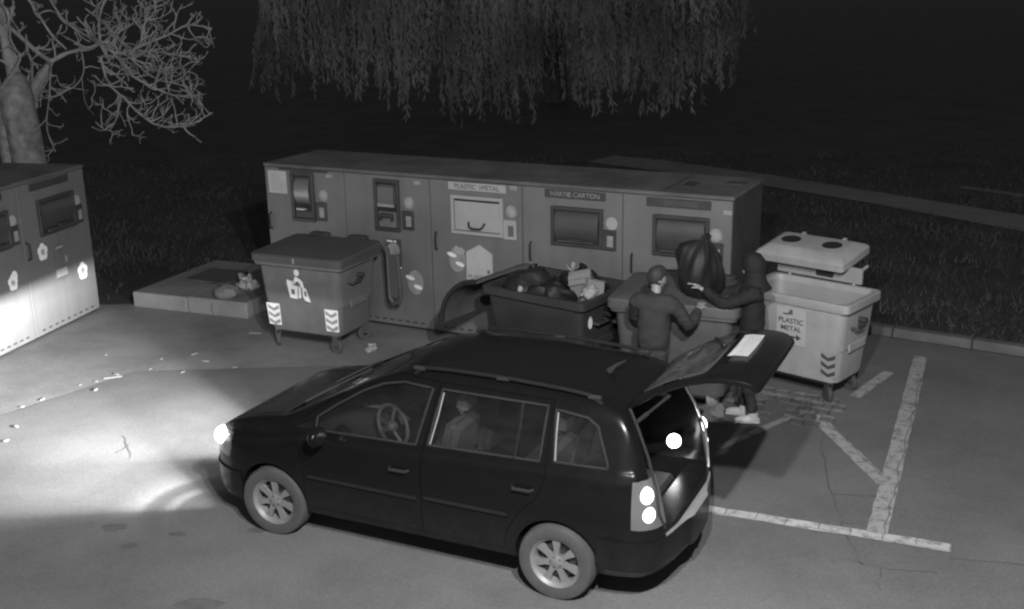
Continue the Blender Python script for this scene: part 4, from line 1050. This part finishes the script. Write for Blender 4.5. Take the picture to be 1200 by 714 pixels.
# bonnet seam lines
b = B(); 
for s in (1, -1): b.tube([(x, s*(.60+.02*math.sin(x)), max(zz for y, zz in section(x) if y > .58)+.002) for x in np.linspace(2.66, 3.2, 10)], .006, 5)
b.build('bonnet_seam', M['black'], car)
b = B(); b.tube([(-.12, .0, 1.63), (-.18, .0, 1.69), (-.26, 0, 1.74)], [.03, .014, .006], 8); b.build('aerial', M['car_trim2'], car)
# wheels
def wheel(x, s, steer=0):
    mt_ = Matrix.Translation((x, s*.775, .316)) @ Matrix.Rotation(steer, 4, 'Z') @ Matrix.Rotation(R(-90*s), 4, 'X')
    b = B(); b.lathe([(.205, -.095), (.255, -.102), (.30, -.095), (.316, -.06), (.316, .06), (.302, .092), (.26, .100), (.212, .088), (.205, .07)], 48, mt_, close=True); w_ = b.build('wheel', M['tyre'], car)
    b = B(); b.lathe([(.212, .086), (.20, .078), (.188, .055), (.185, -.08), (.175, -.08), (.178, .05), (.19, .07)], 44, mt_, close=True); 
    for k in range(7):
        a_ = k*2*math.pi/7+.2
        m2 = mt_ @ Matrix.Rotation(a_, 4, 'Z')
        b.poly([m2 @ Vector(p) for p in ((.03, -.032, .055), (.10, -.020, .062), (.185, -.036, .06), (.193, -.036, .06), (.193, .036, .06), (.185, .036, .06), (.10, .020, .062), (.03, .032, .055))], mt_.to_3x3() @ Vector((0, 0, -.03)))
    b.lathe([(0, .07), (.035, .068), (.06, .058), (.065, .03), (0, .03)], 20, mt_); rm_ = b.build('rim', M['rim'], w_)
    b = B(); b.lathe([(0, .01), (.15, .01), (.15, -.01), (0, -.01)], 24, mt_); b.build('brake_disc', M['dark'], w_)
    b = B(); 
    for k in range(5):
        p = mt_ @ Matrix.Rotation(k*1.2566, 4, 'Z') @ Vector((.045, 0, .066)); b.ball(p, .008, seg=6)
    b.build('wheel_nut', M['dark'], rm_)
for x in (0, 2.678):
    for s in (1, -1): wheel(x, s, .06 if x > 1 else 0)
# cabin
b = B(); b.box(1.95, 2.40, -.74, .74, .70, 1.0, bev=.06, seg=3); b.box(1.85, 2.0, .12, .60, .86, 1.02, bev=.04, seg=2); db = b.build('dashboard', M['inner'], car)
b = B(); b.box(1.93, 1.947, -.5, -.1, .78, .90, bev=.005); b.box(2.02, 2.2, -.2, .1, 1.001, 1.03, bev=.01); b.build('dash_panel', M['card'], db)
swm = Matrix.Translation((1.72, .36, 1.0)) @ Matrix.Rotation(R(-62), 4, 'Y')
b = B(); b.lathe([(.185+.017*math.cos(t), .017*math.sin(t)) for t in np.linspace(0, 6.283, 11)[:-1]], 36, swm, close=True)
b.tube([swm @ Vector((-.18, 0, 0)), swm @ Vector((.0, 0, -.03)), swm @ Vector((.12, .13, 0))], .016, 6); b.tube([swm @ Vector((.12, -.13, 0)), swm @ Vector((0, 0, -.03)), swm @ Vector((0, .18, 0))], .016, 6); b.ball(swm @ Vector((0, 0, -.02)), .06, .06, .05, seg=12); b.tube([swm @ Vector((0, 0, -.03)), (2.0, .36, .88)], .03, 8)
b.build('steering_wheel', M['wheel_rim'], car)
def car_seat(x, y, hr_m):
    b = B(); b.box(x-.05, x+.45, y-.25, y+.25, .50, .66, bev=.06, seg=3); st = b.build('seat', M['seat'], car)
    b = B(); b.box(-.07, .07, -.24, .24, 0, .62, bev=.055, seg=3, mtx=Matrix.Translation((x-.06, y, .62)) @ Matrix.Rotation(R(-14), 4, 'Y')); b.build('backrest', M['seat'], st)
    b = B(); b.box(-.05, .05, -.13, .13, 0, .18, bev=.045, seg=3, mtx=Matrix.Translation((x-.22, y, 1.25)) @ Matrix.Rotation(R(-8), 4, 'Y')); b.build('headrest', hr_m, st)
for y in (.37, -.37): car_seat(1.22, y, M['seat_pale'])
for y in (.45, 0, -.45): car_seat(.32, y, M['seat'])
b = B(); b.box(-.55, 2.0, -.60, .60, .345, .40); b.build('cabin_floor', M['inner'], car)
b = B(); b.box(-.55, -.28, -.46, .46, .40, .62, bev=.03); b.build('boot_floor', M['black'], car)
# lit cargo lamp on the right wall of the boot
b = B(); b.ball((-.50, -.57, .86), .06, seg=16); cl = b.build('cargo_lamp', M['cargo'], car)
b = B(); b.tube([(-.50, -.58, .86), (-.50, -.72, .86)], .03, 10); b.build('lamp_base', M['car_trim'], cl)
# raised tailgate
TG = [(-.46, 1.585), (-.60, 1.71), (-.76, 1.81), (-.92, 1.89), (-1.06, 1.945), (-1.20, 1.98), (-1.33, 1.985), (-1.44, 1.97), (-1.50, 1.93), (-1.50, 1.87)]
def tg_half(i): return ip(i, [(0, .52), (2, .57), (4, .62), (6, .645), (8, .63), (9, .60)])
ny = 12
def tg_pt(i, j):
    i0 = min(int(i), len(TG)-2); f = i-i0; x = TG[i0][0]+(TG[i0+1][0]-TG[i0][0])*f; z = TG[i0][1]+(TG[i0+1][1]-TG[i0][1])*f
    v = -1+2*j/ny; return Vector((x+.05*v*v*(1 if i < 6 else .6), v*tg_half(i), z-.03*abs(v)**3-.015*v*v))
def tg_mesh(cells, th):
    b = B(); cache = {}
    def gv(i, j):
        if (i, j) not in cache: cache[(i, j)] = b.bm.verts.new(tg_pt(i, j))
        return cache[(i, j)]
    for i, j in cells: b.bm.faces.new((gv(i, j), gv(i+1, j), gv(i+1, j+1), gv(i, j+1)))
    bmesh.ops.recalc_face_normals(b.bm, faces=b.bm.faces[:])
    if sum(f.normal.z for f in b.bm.faces) < 0: bmesh.ops.reverse_faces(b.bm, faces=b.bm.faces[:])
    bmesh.ops.solidify(b.bm, geom=b.bm.faces[:], thickness=th); return b
pane_c = [(i, j) for i in range(1, 4) for j in range(1, ny-1)]
rest = [(i, j) for i in range(len(TG)-1) for j in range(ny) if (i, j) not in pane_c]
tg = tg_mesh(rest, .06).build('tailgate', M['car'], car, 40, sub=1)
tg_mesh(pane_c, .006).build('rear_window', M['glass_rear'], tg, 40)
b = B()
def tg_plate(i0, i1, v0, v1, up, th):
    rows = []
    for i in np.linspace(i0, i1, 4):
        row = []
        for v in np.linspace(v0, v1, 8):
            p = tg_pt(i, (v/tg_half(i)+1)/2*ny); row.append(p+Vector((-.35, 0, .94))*up)
        rows.append(row)
    bb = B(); vs = [[bb.bm.verts.new(p) for p in r_] for r_ in rows]
    for a_, c_ in zip(vs, vs[1:]):
        for k in range(len(a_)-1): bb.bm.faces.new((a_[k], a_[k+1], c_[k+1], c_[k]))
    bmesh.ops.solidify(bb.bm, geom=bb.bm.faces[:], thickness=th); return bb
tg_plate(4.6, 5.75, -.27, .27, .02, .006).build('number_plate', M['plate'], tg)
tg_plate(4.35, 4.55, -.3, .3, .035, .02).build('plate_light_bar', M['car_trim'], tg)
b = B(); b.tube([tg_pt(3.9, 6)+Vector((0, 0, .03)), tg_pt(3.4, 4)+Vector((0, 0, .03)), tg_pt(2.9, 2.4)+Vector((0, 0, .03))], .01, 6); b.build('rear_wiper', M['black'], tg)
for s in (1, -1):
    b = B(); b.tube([(-.50, s*.54, 1.42), (-.80, s*.56, 1.72)], .011, 8); b.tube([(-.50, s*.54, 1.42), (-.63, s*.55, 1.55)], .017, 8); b.build('gas_strut', M['car_trim2'], car)

BEAM_SIGN = 1.0     # 'Incoming' in a lamp's shader points along the ray it sends out
# headlight beams: spot lamps whose strength follows a dipped-beam pattern with a flat cut-off
cm = Matrix.Translation((.666, 8.546, 0)) @ Matrix.Rotation(2.696, 4, 'Z')
def beam(s, energy):
    p = cm @ Vector((3.46, s*.655, .765)); o = lamp('headlight_beam', 'SPOT', p, energy, .03); aim(o, p+cm.to_3x3() @ Vector((1, 0, -.25)))
    l = o.data; l.spot_size = R(150); l.spot_blend = .3; l.use_nodes = True; t = l.node_tree; L = t.links
    em = t.nodes['Emission']; g = t.nodes.new('ShaderNodeNewGeometry')
    def dot(v):
        n = t.nodes.new('ShaderNodeVectorMath'); n.operation = 'DOT_PRODUCT'; n.inputs[1].default_value = v; L.new(g.outputs['Incoming'], n.inputs[0]); return n.outputs['Value']
    fwd = cm.to_3x3() @ Vector((1, 0, 0)); lef = cm.to_3x3() @ Vector((0, 1, 0))
    def math_(op, a_, b_=None):
        n = t.nodes.new('ShaderNodeMath'); n.operation = op
        for k, q_ in enumerate((a_, b_)):
            if q_ is None: continue
            if isinstance(q_, (int, float)): n.inputs[k].default_value = q_
            else: L.new(q_, n.inputs[k])
        return n.outputs[0]
    def ramp(v, pts):
        mr = t.nodes.new('ShaderNodeFloatCurve'); c = mr.mapping.curves[0]
        mp = t.nodes.new('ShaderNodeMapRange'); mp.inputs[1].default_value = pts[0][0]; mp.inputs[2].default_value = pts[-1][0]; L.new(v, mp.inputs[0])
        lo, hi = pts[0][0], pts[-1][0]
        for k, (x, y) in enumerate(pts):
            x = (x-lo)/(hi-lo)
            if k < 2: c.points[k if k == 0 else len(c.points)-1].location = (x, y)
            else: c.points.new(x, y)
        for q_ in c.points: q_.handle_type = 'VECTOR'
        mr.mapping.update(); L.new(mp.outputs[0], mr.inputs['Value']); return mr.outputs[0]
    F, S, Z = dot(fwd*BEAM_SIGN), dot(lef*BEAM_SIGN), dot((0, 0, BEAM_SIGN))
    el = math_('ARCTAN2', Z, math_('SQRT', math_('ADD', math_('MULTIPLY', F, F), math_('MULTIPLY', S, S))))
    az = math_('ARCTAN2', S, F)
    return o, em, t, el, az, math_, ramp
def make_beam(s, energy):
    o, em, t, el, az, math_, ramp = beam(s, energy)
    e2, a2 = el, az
    # vertical: dark above the cut-off, strongest just under it, weaker towards the feet
    v = ramp(e2, [(-1.3, .002), (-1.10, .004), (-1.05, .012), (-.99, .012), (-.93, .007), (-.84, .012), (-.79, .034), (-.70, .036), (-.60, .042), (-.5, .07), (-.36, .15), (-.25, .27), (-.17, .42), (-.10, .62), (-.05, .8), (-.02, .7), (-.008, .45), (.012, .03), (.06, .010), (.3, .003)])
    h = ramp(math_('ABSOLUTE', a2), [(0, 1), (.2, .95), (.36, .75), (.46, .5), (.54, .16), (.68, .04), (1.2, .01)]) 
    t.links.new(math_('MULTIPLY', v, h), em.inputs['Strength'])
make_beam(1, 11000); make_beam(-1, 11000)

#SECTION litter
# ------------------------------------------------------------------ litter and small things
crumple('crumpled_paper', (-1.85, 13.91, .01), .085, M['paper'], 'crumpled white paper on the ground right of the closed bin', 'paper', flat=.7)
gl_ = 'small pale scraps of litter'
spots = [(-5.55, 12.35), (-5.3, 12.75), (-5.15, 12.9), (-5.05, 12.6), (-4.95, 13.2), (-4.6, 13.3), (-5.7, 12.1), (-5.5, 11.5), (-5.4, 11.1), (-4.5, 13.7), (-4.2, 13.9), (-3.9, 13.6), (-5.35, 13.9), (-4.1, 13.2), (-3.55, 13.3)]
b = B(); b.ball((0, 0, .004), .026, .017, .006, seg=9, noise=.9); sc0 = b.build('litter_scrap', M['paper'])
for k, (x, y) in enumerate(spots):
    o = sc0 if k == 0 else sc0.copy()
    if k: COL.objects.link(o)
    o.location = (x+random.uniform(-.05, .05), y+random.uniform(-.05, .05), .012); o.rotation_euler = (0, 0, random.random()*6); f = random.uniform(.6, 1.6); o.scale = (f*random.uniform(.8, 1.8), f, f)
    tag(o, 'small pale scrap of litter on the headlit ground left of the car', 'litter', gl_)
b = B(); b.box(-.09, .09, -.03, .03, 0, .006, bev=.002); o = b.build('flattened_carton', M['paper']); o.location = (-3.55, 14.75, .012); o.rotation_euler = (0, 0, -.2); tag(o, 'flat white carton on the ground at the foot of the plinth', 'litter')
b = B(); b.box(-.11, .11, -.02, .02, 0, .006, bev=.002); o = b.build('flattened_carton', M['paper']); o.location = (-4.95, 13.05, .012); o.rotation_euler = (0, 0, .3); tag(o, 'flattened white carton by the seam between apron and asphalt', 'litter')
# pale torn bag behind the closed bin
b = B(); b.ball((0, 0, .10), .14, .09, .12, seg=22, noise=.8, nscale=1.6)
from mathutils import noise as N
for v in b.bm.verts: v.co += Vector((N.noise(v.co*14), N.noise(v.co*14+Vector((5, 0, 0))), N.noise(v.co*14+Vector((0, 5, 0)))))*.05
o = b.build('crumpled_bag', M['cream']); o.location = (-3.95, 16.2, .25); o.rotation_euler = (0, 0, -.3); tag(o, 'crumpled pale bag lying on the plinth behind the closed bin', 'bag')
crumple('plastic_bag', (2.17, 11.35, .01), .15, M['card'], 'crumpled grey plastic bag on the ground left of the white shoes', 'bag', flat=.9)
b = B(); b.tube([(0, 0, .004), (.05, .10, .005), (.07, .22, .004)], .006, 6); o = b.build('stick', M['trousers']); o.location = (-4.15, 10.75, 0); tag(o, 'thin dark stick lying in the headlight beam', 'stick')
